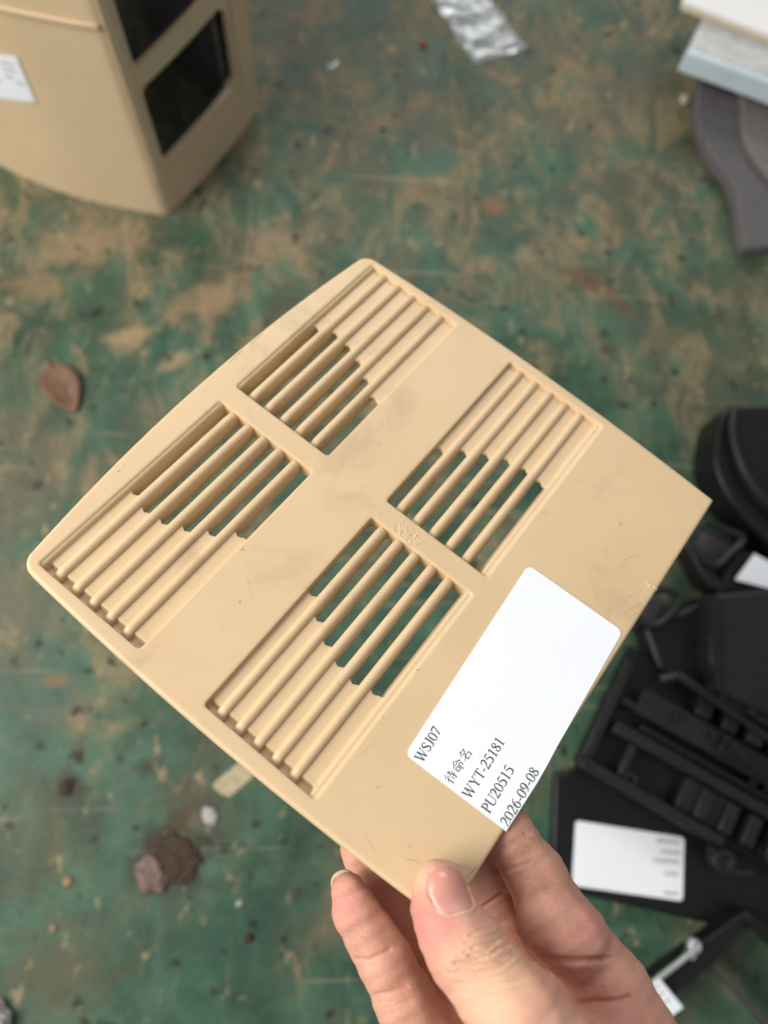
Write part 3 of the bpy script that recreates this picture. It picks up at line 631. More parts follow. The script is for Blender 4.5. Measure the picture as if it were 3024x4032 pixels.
GAP = {'A': (3.2, 7.5), 'B': (3.2, 7.5), 'C': (1.9, 7.4), 'D': (1.9, 7.4)}
def build_panel_body():
    h = .48
    us = np.arange(-78.5, 114.6, h, dtype=np.float32); vs_ = np.arange(-92.5, 96.2, h, dtype=np.float32); ws = np.arange(-1.2, 10.6, h, dtype=np.float32)
    U, V = np.meshgrid(us, vs_, indexing='ij')
    def rnd(a, b, r): return np.minimum(np.maximum(a + r, b + r), 0) + np.sqrt(np.maximum(a + r, 0) ** 2 + np.maximum(b + r, 0) ** 2) - r
    e_low = (-76.0 + 3.3 * (V / 93) ** 2) - U; e_up = U - (112.2 - 3.4 * (V / 93) ** 2)
    e_l = (-84.3 + (U - 22) ** 2 * .00071) - V; e_r = V - 93.6
    eu = np.maximum(e_low, e_up)
    d2 = np.maximum(rnd(eu, e_l, 4.6), e_r)
    holes = np.full_like(U, 1e3); tub = np.full_like(U, 1e3); clos = np.full_like(U, 1e3); ledge = np.full_like(U, 1e3); pit = np.full_like(U, 1e3); ledges = []
    for k, (u0, u1, v0, v1) in VENTS.items():
        du = np.abs(U - (u0 + u1) / 2) - (u1 - u0) / 2; dv = np.abs(V - (v0 + v1) / 2) - (v1 - v0) / 2
        rect = rnd(du, dv, 1.2); holes = np.minimum(holes, rect); tub = np.minimum(tub, np.maximum(rnd(du - 1.5, dv - 1.5, 2), -rect))
        GAP0, PITCH = GAP[k]
        gi = np.clip(np.floor((V - v0 - GAP0 + PITCH / 2) / PITCH), 0, 5).astype(int); e = np.array(ENDS[k])[gi]
        # rounded slot end in each gap
        gc = v0 + GAP0 + gi * PITCH; e = e + (1 if k in 'AD' else -1) * (-.55 * np.clip(1.9 - np.abs(V - gc), 0, 1.9))
        cut = (U - e) if k in 'AD' else (e - U)
        clos = np.minimum(clos, np.maximum(rect - .3, cut))
        if k in 'AB': ledges.append((np.maximum(du - .2, v0 - .2 - V), V - (v0 + 1.25), 1))
        if k in 'AD': pit = np.minimum(pit, np.maximum(rect - .3, U - (u0 + 3.2)))
        if k in 'CD': ledges.append((np.maximum(du - .2, V - v1 - .2), (v1 - 2.2) - V, 1))
    W_ = ws[None, None, :]
    def ext(d, w0, w1, r=0.0):
        a = d[:, :, None]; b = np.maximum(w0 - W_, W_ - w1)
        return rnd(a, b, r) if r else np.maximum(a, b)
    plate = rnd(ext(d2, 0., 3.0, 1.3), np.broadcast_to((-holes)[:, :, None], U.shape + (len(ws),)), .5)
    skirt_d = np.maximum(d2, -(np.maximum(rnd(eu + 2.4, e_l + 2.4, 4), e_r)))      # shallow skirt on three sides
    F = np.minimum(plate, ext(skirt_d, .8, 5.2, .5))
    F = np.minimum(F, ext(tub, .9, 7.6))
    F = np.minimum(F, ext(np.maximum(clos, -pit), 2.35, 4.2)); F = np.minimum(F, ext(pit, 4.0, 5.4)); F = np.minimum(F, ext(np.abs(pit) - .5, 3.0, 5.2))
    for da, db, _ in ledges:
        F = np.minimum(F, np.maximum(rnd(np.broadcast_to(db[:, :, None], F.shape) - .2 * W_, np.broadcast_to(.7 - W_, F.shape), .8), np.maximum(da[:, :, None], W_ - 7.2)))
    Vv, Fq = surface_nets(F, np.array([us[0], vs_[0], ws[0]]), h)
    return mesh('panel_body', Vv * .001, Fq, M_PANEL, panel, local=True, angle=32)
build_panel_body()
def slat_mesh():
    prof = [(-2.1, 7.4), (-2.0, 5.2), (-1.86, 3.2)]
    for k in range(11):
        t = math.radians(12 + 156 * k / 10); prof.append((-1.68 * math.cos(t), 1.70 - 1.46 * math.sin(t)))
    prof += [(1.86, 3.2), (2.0, 5.2), (2.1, 7.4)]
    return prof
PROF = slat_mesh()
for key, (u0, u1, v0, v1) in VENTS.items():
    L = u1 - u0; v, f = [], []; n = len(PROF); GAP0, PITCH = GAP[key]
    stations = [(-.4, 1.9), (.9, 1.5), (1.9, .75), (2.8, .3), (4.2, .08), (L * .33, 0), (L * .66, 0), (L - 4, .05), (L - 2.2, .22), (L - 1.0, .6), (L + .4, 1.0)]
    if key in 'BC': stations = [(a, d * (.55 if a < L / 2 else 1)) for a, d in stations]
    for (a, drop) in stations:
        for (pv, pw) in PROF: v.append((a * .001, pv * .001, (pw + drop * max(0, 1 - pw / 5)) * .001))
    for i in range(len(stations) - 1):
        for j in range(n): f.append([i * n + j, i * n + (j + 1) % n, (i + 1) * n + (j + 1) % n, (i + 1) * n + j])
    f.append(list(range(n))[::-1]); f.append([(len(stations) - 1) * n + j for j in range(n)])
    m0 = None
    for s in range(5):
        if m0 is None:
            o = mesh('slat', v, f, M_PANEL, panel, local=True, angle=50); m0 = o
        else:
            o = m0.copy(); COL.objects.link(o); o.parent = panel
        o.location = (u0 * .001, (v0 + GAP0 + PITCH / 2 + s * PITCH) * .001, .00035)

# label with print, folded over the cut edge
lab = [(37.2, 54.0), (38.6, 89.5)]
def rc(c, a0, a1, r, n=5): return [(c[0] + r * math.cos(math.radians(a0 + (a1 - a0) * i / n)), c[1] + r * math.sin(math.radians(a0 + (a1 - a0) * i / n))) for i in range(n + 1)]
poly = rc((-39.9, 58.3), 180, 268, 2.4) + rc((35.0, 54.2), 268, 358, 2.4) + rc((36.2, 88.9), -2, 88, 2.4) + [(-10.0, 93.3), (-22.5, 93.75), (-28.1, 93.85), (-40.9, 93.8)]
v = [(a * .001, b * .001, -.00006) for a, b in poly] + [(a * .001, b * .001, -.00022) for a, b in poly]; n = len(poly)
sticker = mesh('label_sticker', v, [list(range(n)), list(range(n, 2 * n))[::-1]] + [[i, (i + 1) % n, n + (i + 1) % n, n + i] for i in range(n)], M_LABEL, panel, local=True, smooth=False)
# folded flap over the edge
fp = [(-10.0, 93.3), (-16, 93.55), (-22.5, 93.75), (-28.1, 93.85), (-34, 93.85), (-40.9, 93.8)]; v, f = [], []
for i, (a, b) in enumerate(fp):
    for (dv, w) in ((-.10, -.20), (.16 + .12 * (i == 2), -.10), (.32 + .3 * (i == 2), .5), (.28, 2.0), (.22, 3.0)): v.append((a * .001, (b + dv) * .001, w * .001 if i else min(w, 1.2) * .001))
for i in range(5):
    for j in range(4): f.append([i * 5 + j, i * 5 + j + 1, (i + 1) * 5 + j + 1, (i + 1) * 5 + j])
mesh('label_flap', v, f, M_LABEL, sticker, local=True, solid=.00012)

# serif glyphs as strokes: polylines with (x, y, width); cap height 1
K, N = .135, .05
def curve(pts, n=6):
    return cat([np.array(p) for p in pts], n)
GL = {
 'W': (1.28, [[(.02, 1, .04), (.30, 1, .04)], [(.14, .99, K), (.40, .0, K * .9)], [(.40, .0, N), (.66, .97, N)], [(.50, 1, .04), (.78, 1, .04)], [(.62, .99, K), (.88, .0, K * .9)], [(.88, .0, N), (1.14, .98, N)], [(1.02, 1, .04), (1.27, 1, .04)]]),
 'S': (.72, [curve([(.58, .72, N), (.57, .88, N * 1.2), (.36, .985, N * 1.3), (.14, .87, K * .8), (.14, .68, K), (.36, .53, K * 1.1), (.56, .36, K), (.56, .14, K * .8), (.32, .015, N * 1.3), (.10, .13, N), (.09, .30, N)])]),
 'J': (.56, [[(.14, 1, .04), (.52, 1, .04)], curve([(.34, .99, K), (.34, .3, K), (.31, .08, K * .7), (.18, .0, N * 1.2), (.05, .07, K * .7)])]),
 '0': (.70, [curve([(.34, .985, N), (.13, .80, K * .8), (.09, .5, K), (.13, .2, K * .8), (.34, .015, N), (.55, .2, K * .8), (.59, .5, K), (.55, .8, K * .8), (.34, .985, N)])]),
 '7': (.70, [[(.06, .95, K * .8), (.62, .95, K * .8)], [(.07, .95, N), (.05, .78, N)], [(.60, .94, N * 1.4), (.26, .0, K * .8)]]),
 'Y': (.98, [[(.03, 1, .04), (.34, 1, .04)], [(.64, 1, .04), (.95, 1, .04)], [(.17, .99, K), (.49, .45, K)], [(.80, .99, N), (.49, .45, N)], [(.49, .47, K), (.49, .0, K)], [(.33, .015, .04), (.65, .015, .04)]]),
 'T': (.84, [[(.05, .97, .06), (.79, .97, .06)], [(.05, .98, N), (.04, .78, N)], [(.79, .98, N), (.80, .78, N)], [(.42, .97, K), (.42, .0, K)], [(.26, .015, .04), (.58, .015, .04)]]),
 '-': (.46, [[(.07, .33, .10), (.38, .33, .10)]]),
 '2': (.70, [curve([(.08, .74, N), (.14, .9, N * 1.4), (.33, .985, K * .8), (.52, .86, K), (.50, .62, K), (.30, .33, N * 1.5), (.07, .05, N)]), [(.06, .055, .11), (.60, .055, .11)], [(.59, .06, N), (.64, .2, N)]]),
 '5': (.70, [[(.20, .95, .10), (.58, .95, .10)], [(.20, .96, N), (.12, .58, N)], curve([(.13, .58, N), (.36, .60, K * .8), (.55, .42, K), (.52, .15, K), (.30, .02, N * 1.6), (.07, .08, K * .6)])]),
 '1': (.70, [[(.36, .99, K * .9), (.36, .0, K * .9)], [(.36, .99, N), (.15, .87, N)], [(.17, .015, .04), (.55, .015, .04)]]),
 '8': (.70, [curve([(.34, .985, N), (.15, .85, K * .8), (.18, .66, K * .9), (.36, .52, K * .9), (.56, .32, K), (.53, .10, K * .8), (.34, .015, N), (.13, .12, K * .8), (.12, .30, N * 1.4), (.30, .49, N), (.50, .66, N * 1.4), (.52, .84, K * .7), (.34, .985, N)])]),
 'P': (.76, [[(.22, 1, K), (.22, 0, K)], [(.04, 1, .04), (.24, 1, .04)], [(.05, .015, .04), (.41, .015, .04)], curve([(.22, .98, N), (.45, .97, N * 1.4), (.63, .82, K), (.62, .62, K), (.45, .49, N * 1.4), (.23, .49, N)])]),
 'U': (.98, [[(.04, 1, .04), (.36, 1, .04)], [(.66, 1, .04), (.95, 1, .04)], curve([(.20, .99, K), (.20, .3, K), (.28, .08, K * .8), (.50, .01, N * 1.6), (.72, .1, N), (.80, .32, N), (.80, .99, N)])]),
 '6': (.70, [curve([(.58, .97, N), (.34, .86, K * .6), (.15, .60, K * .9), (.11, .30, K), (.20, .06, K * .7), (.36, .015, N), (.54, .13, K * .8), (.57, .33, K), (.48, .54, K * .6), (.33, .585, N), (.16, .46, N)])]),
 '9': (.70, [curve([(.10, .03, N), (.34, .14, K * .6), (.53, .40, K * .9), (.57, .70, K), (.48, .94, K * .7), (.32, .985, N), (.14, .87, K * .8), (.11, .67, K), (.20, .46, K * .6), (.35, .415, N), (.52, .54, N)])]),
 '待': (1.12, [[(.35, .97, .07), (.10, .74, .03)], [(.38, .74, .07), (.06, .40, .03)], [(.25, .58, .08), (.25, .0, .08)], [(.48, .83, .04), (.92, .83, .05)], [(.69, .99, .08), (.69, .62, .08)], [(.42, .62, .04), (1.0, .62, .05)], [(.45, .40, .04), (.98, .40, .05)], [(.81, .55, .08), (.81, .06, .08), (.68, .10, .03)], [(.52, .30, .03), (.62, .17, .08)]]),
 '命': (1.12, [[(.50, 1, .06), (.28, .76, .06), (.02, .60, .03)], [(.50, 1, .04), (.72, .76, .07), (1.0, .60, .10)], [(.33, .68, .04), (.68, .68, .05)], [(.14, .50, .07), (.14, .12, .07)], [(.14, .50, .04), (.43, .50, .05)], [(.43, .50, .07), (.43, .12, .07)], [(.14, .18, .04), (.43, .18, .04)], [(.57, .50, .04), (.86, .50, .05)], [(.86, .50, .07), (.85, .20, .07), (.74, .18, .03)], [(.58, .51, .08), (.58, -.04, .08)]]),
 '名': (1.12, [[(.42, 1, .07), (.28, .80, .06), (.08, .60, .03)], [(.36, .85, .04), (.80, .85, .05)], [(.80, .86, .07), (.56, .52, .06), (.30, .32, .05), (.02, .20, .03)], [(.30, .70, .03), (.48, .56, .08)], [(.38, .38, .08), (.38, -.02, .08)], [(.38, .38, .04), (.86, .38, .05)], [(.86, .38, .08), (.86, -.02, .08)], [(.38, .04, .04), (.86, .04, .04)]]),
}
def text(s, p0, p1, cap, clip=None):
    p0, p1 = np.array(p0), np.array(p1); d = p1 - p0; Lr = np.linalg.norm(d); d /= Lr; up = np.array([d[1], -d[0]])     # up towards -v
    tot = sum(GL[c][0] for c in s); kx = Lr / tot; x = 0; v, f = [], []; lay_ = 0
    for c in s:
        adv, strokes = GL[c]
        for st_ in strokes:
            P = [np.array(q, float) for q in st_]; rows = []; lay_ += 1; w_ = -.00030 - .000002 * (lay_ % 17)
            for i, q in enumerate(P):
                t = P[min(i + 1, len(P) - 1)][:2] - P[max(i - 1, 0)][:2]; t = t * np.array([kx, cap]); t /= np.linalg.norm(t) + 1e-9; nn = np.array([-t[1], t[0]])
                ctr = np.array([(x + q[0]) * kx, q[1] * cap]); a, b = ctr + nn * q[2] * cap * .5, ctr - nn * q[2] * cap * .5; rows.append((a, b))
            k0 = len(v)
            for a, b in rows:
                for q in (a, b):
                    r_ = p0 + d * q[0] + up * q[1]
                    if clip is not None: r_[1] = min(r_[1], clip)
                    v.append((r_[0] * .001, r_[1] * .001, w_))
            for i in range(len(rows) - 1): f.append([k0 + 2 * i, k0 + 2 * i + 1, k0 + 2 * i + 3, k0 + 2 * i + 2])
        x += adv
    o = mesh('print_line', v, f, M_INK, sticker, local=True, smooth=False)
    return o
text('WSJ07', (-41.1, 62.0), (-29.2, 61.0), 3.25)
text('待命名', (-40.6, 73.2), (-28.0, 72.6), 3.6)
text('WYT-25181', (-40.5, 80.0), (-19.0, 79.0), 3.25)
text('PU20515', (-40.2, 87.1), (-24.2, 86.2), 3.25)
text('2026-09-08', (-39.8, 94.0), (-19.6, 92.9), 3.25, clip=93.7)

# scratches and ticks on the face: short slivers
r = random.Random(12); v, f = [], []
def sliver(a, b, w):
    a, b = np.array(a, float), np.array(b, float); d = b - a; L = np.linalg.norm(d); d /= L; n_ = np.array([-d[1], d[0]]); k = max(2, int(L / 1.2)); base = len(v)
    for i in range(k + 1):
        p = a + d * L * i / k + n_ * r.uniform(-.08, .08); q = w * (.35 + .65 * math.sin(math.pi * (i + .4) / (k + .8))) * r.uniform(.5, 1.2)
        v.append((*(p + n_ * q) * .001, -.00003)); v.append((*(p - n_ * q) * .001, -.00003))
    for i in range(k): f.append([base + 2 * i, base + 2 * i + 1, base + 2 * i + 3, base + 2 * i + 2])
for a, b, w in (((-24.5, -28.6), (-23.2, -26.9), .22), ((-23.9, -27.8), (-22.6, -28.2), .10), ((-18.8, 42.9), (-18.0, 43.9), .14), ((-56.0, 55.0), (-54.4, 55.9), .16), ((-66, 74.2), (-64.6, 76.6), .12), ((-64.6, 76.6), (-64.2, 78.6), .10), ((-63.0, 72.5), (-62.3, 74.0), .10), ((58.3, 44.2), (58.8, 45.2), .25), ((58.9, 46.0), (59.3, 46.6), .2),
                ((71, 82), (62, 78), .07), ((69, 82.5), (66, 81), .05), ((57, 89), (46, 84), .06), ((54, 92), (44, 88), .08), ((48, 92.2), (47, 91.2), .25), ((62, 70), (60.5, 72), .07), ((52, 64), (50.6, 65.2), .06), ((-44, 47), (-52, 45), .05), ((-60, 20), (-55, 24), .05), ((-30, -20), (-34, -14), .05), ((40, -18), (41, -17.2), .12), ((72, -12), (72.6, -11.3), .12), ((-48, -12), (-46.5, -10), .05),
                ((30, -82.6), (38, -82.9), .16), ((42, -82.8), (49, -82.6), .14), ((14, -80.8), (15.2, -80.2), .16), ((-30, -79.4), (-28.8, -79.0), .16), ((-27.6, -78.9), (-26.6, -79.2), .10), ((95, 55), (97, 58), .06), ((20, -12), (21.4, -11), .08), ((84, 62), (88, 66), .05), ((-70, 89.5), (-66, 91.8), .14), ((-59, 91.5), (-54, 92.4), .12), ((-68, 60), (-70, 66), .05)):
    sliver(a, b, w)
tag(mesh('scratch_marks', v, f, M_MARK, panel, local=True, smooth=False), kind='stuff')
# torn scuff and burrs
r = random.Random(5); v, f = [], []
for i in range(34):
    a = 17.4 + r.uniform(-2.0, 2.2); b = r.uniform(6.0, 16.5); L = r.uniform(.8, 3.0); an = r.gauss(-.55, .5); w = r.uniform(.07, .2)
    p = np.array([a, b, -.02]); q = p + np.array([L * math.cos(an), L * math.sin(an), -r.uniform(.05, .45)]); s = np.array([-math.sin(an), math.cos(an), 0]) * w; k = len(v)
    v += [(p + s) * .001, (p - s) * .001, (q - s * .3) * .001, (q + s * .3) * .001]; f.append([k, k + 1, k + 2, k + 3])
tag(mesh('torn_burr', v, f, M_SCUFF, panel, local=True, solid=.0001, smooth=False), 'frayed whitish tear between two grilles')
v, f = [], []
for i in range(5):
    p = np.array([60.7 + r.uniform(-1.2, 1.2), 90.2 + r.uniform(-1.5, 3.0), -.05]); q = p + np.array([r.uniform(-.8, .8), r.uniform(.8, 2.2), -r.uniform(.2, .8)]); s = np.array([.16, .05, 0]); k = len(v)
    v += [(p + s) * .001, (p - s) * .001, (q - s * .4) * .001, (q + s * .4) * .001]; f.append([k, k + 1, k + 2, k + 3])
tag(mesh('torn_burr', v, f, M_SCUFF, panel, local=True, solid=.00012, smooth=False), 'pale frayed nick at the cut edge')

# ------------------------------------------------------------------ the hand
def build_hand():
    S_ = .001
    def chain(pts): return [(pxd(px, py, d), r) for px, py, d, r in pts]
    thumb = chain([(1733, 3488, 220.5, 7.2), (1740, 3572, 219.0, 8.2), (1778, 3660, 216.5, 9.2), (1836, 3742, 213, 10.7), (1958, 3902, 207, 11.0), (2064, 4018, 201, 12.3), (2240, 4260, 196, 15.5), (2440, 4560, 200, 21)])
    index = chain([(1890, 3120, 248, 7.2), (2000, 3290, 247, 8.2), (2112, 3450, 244, 9.0), (2168, 3580, 237, 9.9), (2245, 3688, 230, 11.2)])
    prox = chain([(2292, 3750, 234, 11.0), (2398, 3910, 231, 12.3), (2490, 4110, 228, 13.5)])
    middle = chain([(1720, 3180, 250, 7.5), (1870, 3460, 251, 8.8), (1975, 3670, 249, 9.8), (2110, 3860, 244, 10.4), (2260, 4060, 236, 12)])
    ring = chain([(1428, 3345, 250, 7.2), (1520, 3540, 251, 8.6), (1660, 3760, 249, 9.6), (1850, 3980, 243, 10.4), (2060, 4200, 236, 12)])
    pinky = chain([(1372, 3508, 234, 5.2), (1402, 3590, 233, 6.6), (1462, 3690, 231.5, 7.3), (1516, 3780, 230, 7.9), (1592, 3935, 228.5, 8.5), (1690, 4110, 228, 10), (1900, 4330, 229, 13)])
    palm = [chain([(2490, 4110, 226, 13.5), (2620, 4640, 226, 20)]), chain([(2260, 4060, 236, 12), (2480, 4640, 232, 20)]), chain([(2060, 4200, 236, 12), (2350, 4640, 232, 19)]),
            chain([(1900, 4330, 229, 13), (2250, 4640, 226, 19)]), chain([(2240, 4260, 196, 15.5), (2200, 4330, 224, 14)]), chain([(2150, 4150, 226, 9), (2420, 4100, 222, 10)]), chain([(2400, 4560, 214, 24), (2560, 4900, 220, 25)])]
    def cone(P, a, ra, b, rb):
        ba = (b - a).astype(np.float32); pa = P - a.astype(np.float32); t = np.clip((pa @ ba) / np.float32(ba @ ba), 0, 1)
        d = pa - t[..., None] * ba; return np.sqrt(np.einsum('...i,...i', d, d)) - (ra + (rb - ra) * t)
    def smin(a, b, k):
        h_ = np.maximum(k - np.abs(a - b), 0) / k; return np.minimum(a, b) - h_ * h_ * k * .25
    def chain_sdf(P, c, k=2.5):
        # lightly smoothed chain of tapered capsules
        D = None
        for (a, ra), (b, rb) in zip(c[:-1], c[1:]):
            e = cone(P, a, ra, b, rb); D = e if D is None else smin(D, e, k)
        return D
    def sdf(P):
        D = None
        for q in palm:
            e = chain_sdf(P, q); D = e if D is None else smin(D, e, 9.0)
        for q, k in ((prox, 4.0), (index, 2.6), (middle, 1.6), (ring, 2.2), (pinky, 2.2)):
            D = smin(D, chain_sdf(P, q), k)
        D = smin(D, chain_sdf(P, thumb), 1.6)
        # flesh pads: index middle-phalanx belly, thumb tip pulp
        D = smin(D, np.linalg.norm((P - pxd(2162, 3635, 231.5).astype(np.float32)) / np.array([1.1, 1.15, .85], np.float32), axis=-1) - 9.0, 2.5)
        return D
    org = np.array([-24., 70., 176.]); hh = .95
    dims = (int(118 / hh), int(140 / hh), int(92 / hh))
    gx, gy, gz = [org[i] + hh * np.arange(dims[i]) for i in range(3)]
    P = np.stack(np.meshgrid(gx, gy, gz, indexing='ij'), -1).astype(np.float32)
    F = np.empty(dims, np.float32)
    for i in range(0, dims[0], 16): F[i:i + 16] = sdf(P[i:i + 16])
    F[:, -1, :] = 1; F[-1] = 1; F[:, :, -1] = 1; F[:, :, 0] = 1
    V, Q = surface_nets(F, org, hh)
    V, Q = subdivide(V, Q)
    near = V[:, 1] < 160
    def grad(X):
        e = .12; g = np.stack([sdf(X + np.eye(3, dtype=np.float32)[i] * e) - sdf(X - np.eye(3, dtype=np.float32)[i] * e) for i in range(3)], -1); return g / (np.linalg.norm(g, axis=-1, keepdims=True) + 1e-9)
    X = V.astype(np.float32)
    for _ in range(2):
        d = sdf(X); g = grad(X); m = (np.abs(d) < 1.5) & near; X = X - np.where(m, np.clip(d, -.6, .6), 0)[:, None] * g
    V = X; V, Q = subdivide(V, Q)
    fn = np.cross(V[Q[:, 2]] - V[Q[:, 0]], V[Q[:, 3]] - V[Q[:, 1]]); g = np.zeros_like(V)
    for k in range(4): np.add.at(g, Q[:, k], fn)
    g /= np.linalg.norm(g, axis=1, keepdims=True) + 1e-12
    V = V.astype(np.float32)
    # projected position of each vertex on the photograph, to shape creases where they lie on the fingers
    px = CX + FPX * V[:, 0] / V[:, 2]; py = CY + FPX * V[:, 1] / V[:, 2]
    face = -(g * (V / np.linalg.norm(V, axis=1, keepdims=True))).sum(1)
    front = np.clip(face * 2.5, 0, 1)
    dt = chain_sdf(V, thumb); do = np.minimum(np.minimum(chain_sdf(V, index), chain_sdf(V, middle)), np.minimum(chain_sdf(V, ring), chain_sdf(V, pinky)))
    on_thumb = np.clip((1.5 - dt) / 1.5, 0, 1); di, dp, dm = np.minimum(chain_sdf(V, index), chain_sdf(V, prox)), chain_sdf(V, pinky), chain_sdf(V, middle)
    def pdist(pts):
        D = np.full(len(V), 1e6); 
        for (a, b) in zip(pts[:-1], pts[1:]):
            a = np.array(a, float); b = np.array(b, float); ba = b - a; t = np.clip(((px - a[0]) * ba[0] + (py - a[1]) * ba[1]) / (ba @ ba), 0, 1)
            D = np.minimum(D, np.hypot(px - a[0] - t * ba[0], py - a[1] - t * ba[1]))
        return D
    disp = np.zeros(len(V)); tint = np.zeros((len(V), 4), np.float32); tint[:, 3] = 1
    z5 = lambda a, b: (1800 + a * .5124, 3150 + b * .5124)
    z4 = lambda a, b: (1200 + a * .482, 3150 + b * .482)
    # thumb knuckle wrinkles: (points, depth mm, width px)
    wr = [([z5(-10, 1255), z5(110, 1252), z5(210, 1240), z5(330, 1215), z5(420, 1170)], .75, 9), ([z5(95, 1195), z5(170, 1215), z5(260, 1185), z5(330, 1130), z5(385, 1120)], .65, 8),
          ([z5(60, 1165), z5(150, 1120), z5(260, 1100), z5(350, 1050)], .40, 7), ([z5(20, 1300), z5(160, 1330), z5(300, 1295), z5(420, 1215), z5(455, 1180)], .60, 9),
          ([z5(-60, 1330), z5(60, 1350), z5(200, 1360), z5(380, 1310), z5(480, 1240)], .35, 8), ([z5(100, 1040), z5(180, 990), z5(270, 975)], .40, 7), ([z5(60, 1090), z5(150, 1050), z5(270, 1030), z5(330, 1020)], .30, 6),
          ([z5(-30, 1400), z5(150, 1420), z5(330, 1400), z5(520, 1320)], .25, 9), ([z5(20, 1470), z5(220, 1480), z5(420, 1440), z5(600, 1390)], .18, 9), ([z5(120, 1150), z5(215, 1165), z5(310, 1090)], .35, 6)]
    for pts, dep, w in wr:
        D = pdist(pts); disp += on_thumb * front * (-.72 * dep * np.exp(-(D / w) ** 2) + .2 * dep * np.exp(-((D - 2.3 * w) / (w * 1.2)) ** 2))
    # finger creases
    idx_on = np.clip((2.2 - np.minimum(di, dm)) / 1.5, 0, 1) * (dt > 1.0)
    for pts, dep, w in [([z5(560, 1120), z5(640, 1190), z5(750, 1228), z5(900, 1240), z5(1040, 1232), z5(1130, 1222)], 1.3, 13), ([z5(1040, 1232), z5(1180, 1215)], .5, 8),
                        ([z5(780, 1590), z5(900, 1560), z5(1080, 1552), z5(1230, 1545), z5(1320, 1515)], 1.0, 13), ([z5(190, 830), z5(290, 760), z5(350, 715)], 1.0, 8), ([z5(300, 540), z5(400, 535), z5(560, 480)], .35, 10),
                        ([z5(690, 660), z5(760, 600), z5(830, 580)], .25, 8), ([z5(780, 980), z5(860, 920)], .12, 4), ([z5(740, 1060), z5(880, 960)], .12, 4), ([z5(1060, 1540), z5(1110, 1440)], .3, 8),
                        ([z5(520, 260), z5(600, 300)], .25, 8), ([z5(730, 1300), z5(880, 1330), z5(1020, 1330)], .35, 14)]:
        D = pdist(pts); disp += idx_on * front * -dep * np.exp(-(D / w) ** 2)
    pk = np.clip((1.5 - dp) / 1.5, 0, 1)
    for pts, dep, w in [([z4(420, 1300), z4(520, 1310), z4(610, 1265), z4(690, 1225)], .45, 9), ([z4(580, 1590), z4(690, 1570), z4(830, 1530)], .35, 9), ([z4(600, 1650), z4(720, 1650)], .2, 7), ([z4(640, 1700), z4(860, 1640)], .12, 6)]:
        D = pdist(pts); disp += pk * front * -dep * np.exp(-(D / w) ** 2)
    # thumb nail bed: sunk, with a raised fold round it
    nail = [(1749, 3394), (1795, 3402), (1824, 3455), (1848, 3515), (1862, 3562), (1848, 3582), (1806, 3596), (1764, 3604), (1724, 3582), (1694, 3536), (1680, 3502), (1688, 3455), (1712, 3420)]
    nl = np.array(cat([np.array(p, float) for p in nail], 5, True)); inside = np.zeros(len(V), bool)
    x1, y1 = nl[:, 0], nl[:, 1]; x2, y2 = np.roll(x1, -1), np.roll(y1, -1)
    cand = np.nonzero(on_thumb * front > .05)[0]
    cr = ((y1[None] > py[cand, None]) != (y2[None] > py[cand, None])) & (px[cand, None] < (x2 - x1)[None] * (py[cand, None] - y1[None]) / (y2 - y1 + 1e-9)[None] + x1[None])
    inside[cand] = cr.sum(1) % 2 == 1
    dn = pdist([tuple(p) for p in nl] + [tuple(nl[0])]); sd = np.where(inside, -dn, dn)
    fm = on_thumb * front
    disp += fm * (-.45 / (1 + np.exp(sd / 2.5)) + .38 * np.exp(-((sd - 10) / 9) ** 2) * (py > 3440))
    # broad irregularity
    disp += .16 * np.sin(V[:, 0] * .7 + V[:, 1] * .5) * np.sin(V[:, 1] * .6 - V[:, 2] * .4)
    V = V + g * disp[:, None]
    # tints: flushed tips, callus beside the nail and on knuckle, grime on finger pads
    bl = lambda cx, cy, r_: np.exp(-((px - cx) ** 2 + (py - cy) ** 2) / r_ ** 2)
    tint[:, 0] = np.clip(on_thumb * (.8 * bl(1720, 3660, 80) + .6 * bl(1660, 3620, 90) + .6 * bl(1900, 3640, 60)) + .7 * bl(1340, 3560, 90) * pk + .5 * bl(2330, 3640, 110) * (dt > 1) + .3 + .3 * bl(2430, 4020, 110), 0, 1)
    tint[:, 1] = np.clip(on_thumb * (.7 * bl(1650, 3450, 60) + .5 * bl(1930, 3740, 140) + .6 * bl(1950, 3960, 160) + .28 * np.exp(-((sd - 3) / 4) ** 2)), 0, 1)
    tint[:, 2] = np.clip((dt > 1) * (.6 * bl(2230, 3600, 110) + .55 * bl(2000, 3360, 110) + .45 * bl(1430, 3690, 80) + .25 * bl(2290, 3850, 70) + .4 * bl(2120, 3480, 80)) + on_thumb * .25 * bl(1640, 3580, 60), 0, .85)
    tint[:, 0] = np.clip(tint[:, 0] + np.clip(-disp * .45 * (sd > 0), 0, .35), 0, 1)
    o = mesh('hand', cam2w(V * S_), Q, M_SKIN, auto=False)
    at = o.data.color_attributes.new('tint', 'FLOAT_COLOR', 'POINT'); at.data.foreach_set('color', tint.ravel())
    tag(o, 'bare hand pinching the lower corner of the tan panel, thumb in front', 'hand')
    # thumb nail: curved plate laid on the bed
    def trace(ax, ay):
        D = np.stack([(ax - CX) / FPX, (ay - CY) / FPX, np.ones_like(ax)], -1).astype(np.float32); nrm = np.linalg.norm(D, axis=-1); t = np.full(len(ax), 190., np.float32)
        for _ in range(60): t = t + np.clip(chain_sdf(D * t[:, None], thumb) / nrm, -3, 3) * .9
        return D * t[:, None]
    cen = nl.mean(0); rings = [0, .25, .5, .7, .85, .95, 1.0]; A, B = [], []
    for rr in rings[1:]:
        A += list(cen[0] + (nl[:, 0] - cen[0]) * rr); B += list(cen[1] + (nl[:, 1] - cen[1]) * rr)
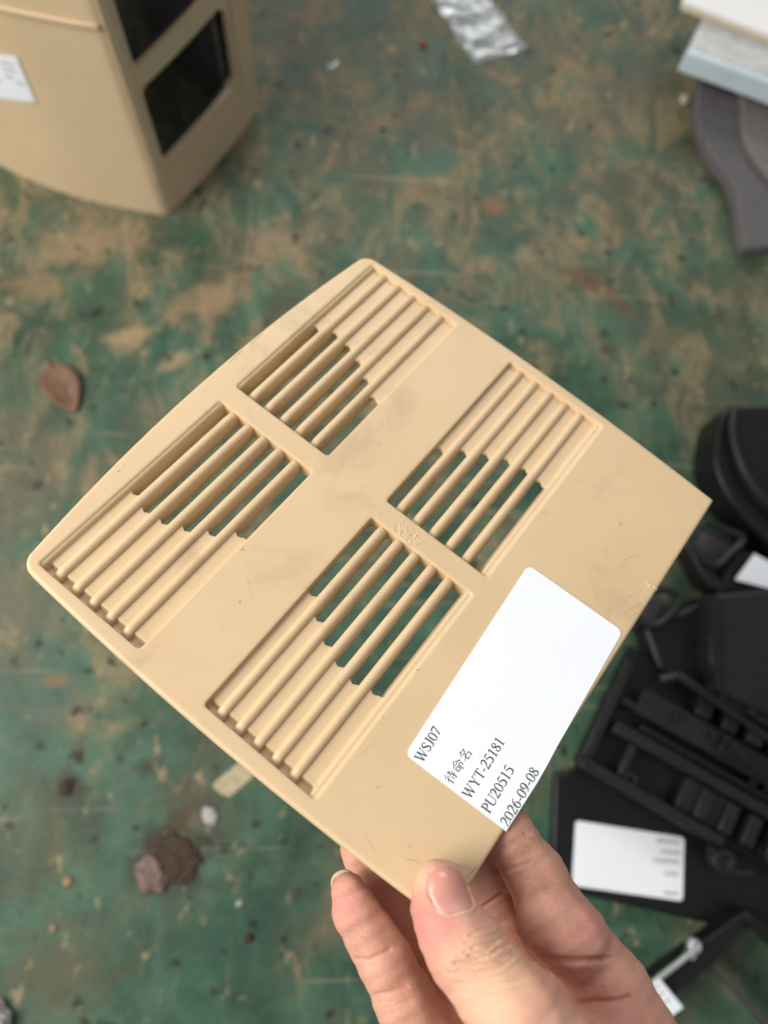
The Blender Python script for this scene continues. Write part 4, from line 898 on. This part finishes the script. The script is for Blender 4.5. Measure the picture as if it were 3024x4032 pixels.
    A.append(cen[0]); B.append(cen[1]); A, B = np.array(A), np.array(B)
    X = trace(A, B); gg = grad(X.astype(np.float32)); n = len(nl)
    lift = np.concatenate([np.full(n, (.30 if rr < .9 else (.18 if rr < .99 else -.05))) for rr in rings[1:]] + [[.30]]); X = X + gg * lift[:, None]
    f = []
    for i in range(len(rings) - 2):
        for k in range(n): f.append([i * n + k, i * n + (k + 1) % n, (i + 1) * n + (k + 1) % n, (i + 1) * n + k])
    for k in range(n): f.append([len(X) - 1, (k + 1) % n, k])
    no = mesh('thumb_nail', cam2w(X * S_), f, M_NAIL, o, auto=False)
    tn = np.zeros((len(X), 4), np.float32); tn[:, 3] = 1
    lun = np.exp(-(((A - 1812) / 42) ** 2 + ((B - 3582) / 28) ** 2)); tn[:, 0] = np.clip(lun * 1.1, 0, 1) + .25 * np.exp(-((A - 1700) ** 2 + (B - 3480) ** 2) / 25 ** 2)
    a2 = no.data.color_attributes.new('tint', 'FLOAT_COLOR', 'POINT'); a2.data.foreach_set('color', tn.ravel())
    # dry cuticle line
    edge_i = [i for i in range(n) if nl[i, 1] > 3548 or (nl[i, 0] > 1838 and nl[i, 1] > 3480)]
    Xc = trace(nl[edge_i, 0] + (nl[edge_i, 0] - cen[0]) * .02, nl[edge_i, 1] + (nl[edge_i, 1] - cen[1]) * .03); Xc = Xc + grad(Xc.astype(np.float32)) * .12
    order = np.argsort(-np.arctan2(-(nl[edge_i, 1] - cen[1]), nl[edge_i, 0] - cen[0] )); pts = cam2w(Xc[order] * S_)
    rr_ = random.Random(2); v, f2 = tube(list(pts), [.00010 + .00022 * rr_.random() for _ in pts], 6); mesh('cuticle', v, f2, M_CUT, o)
    # little-finger nail, free edge seen past the tip
    outer = cat([np.array(p, float) for p in ((1312, 3512), (1306, 3470), (1322, 3440), (1356, 3426), (1388, 3438), (1408, 3466))], 5); inner = [np.array([1372, 3520]) + (p - np.array([1372, 3505])) * .45 for p in outer]
    v = [pxd(p[0], p[1], 236.5) for p in outer] + [pxd(*(p * .5 + q * .5), 238.5) for p, q in zip(outer, inner)] + [pxd(q[0], q[1], 239.3) for q in inner]; n = len(outer)
    f = [[i * n + k, i * n + k + 1, (i + 1) * n + k + 1, (i + 1) * n + k] for i in range(2) for k in range(n - 1)]
    n2 = mesh('finger_nail', cam2w(np.array(v) * S_), f, M_NAIL2, o, solid=.0006)
    a3 = n2.data.color_attributes.new('tint', 'FLOAT_COLOR', 'POINT')
    return o
build_hand()
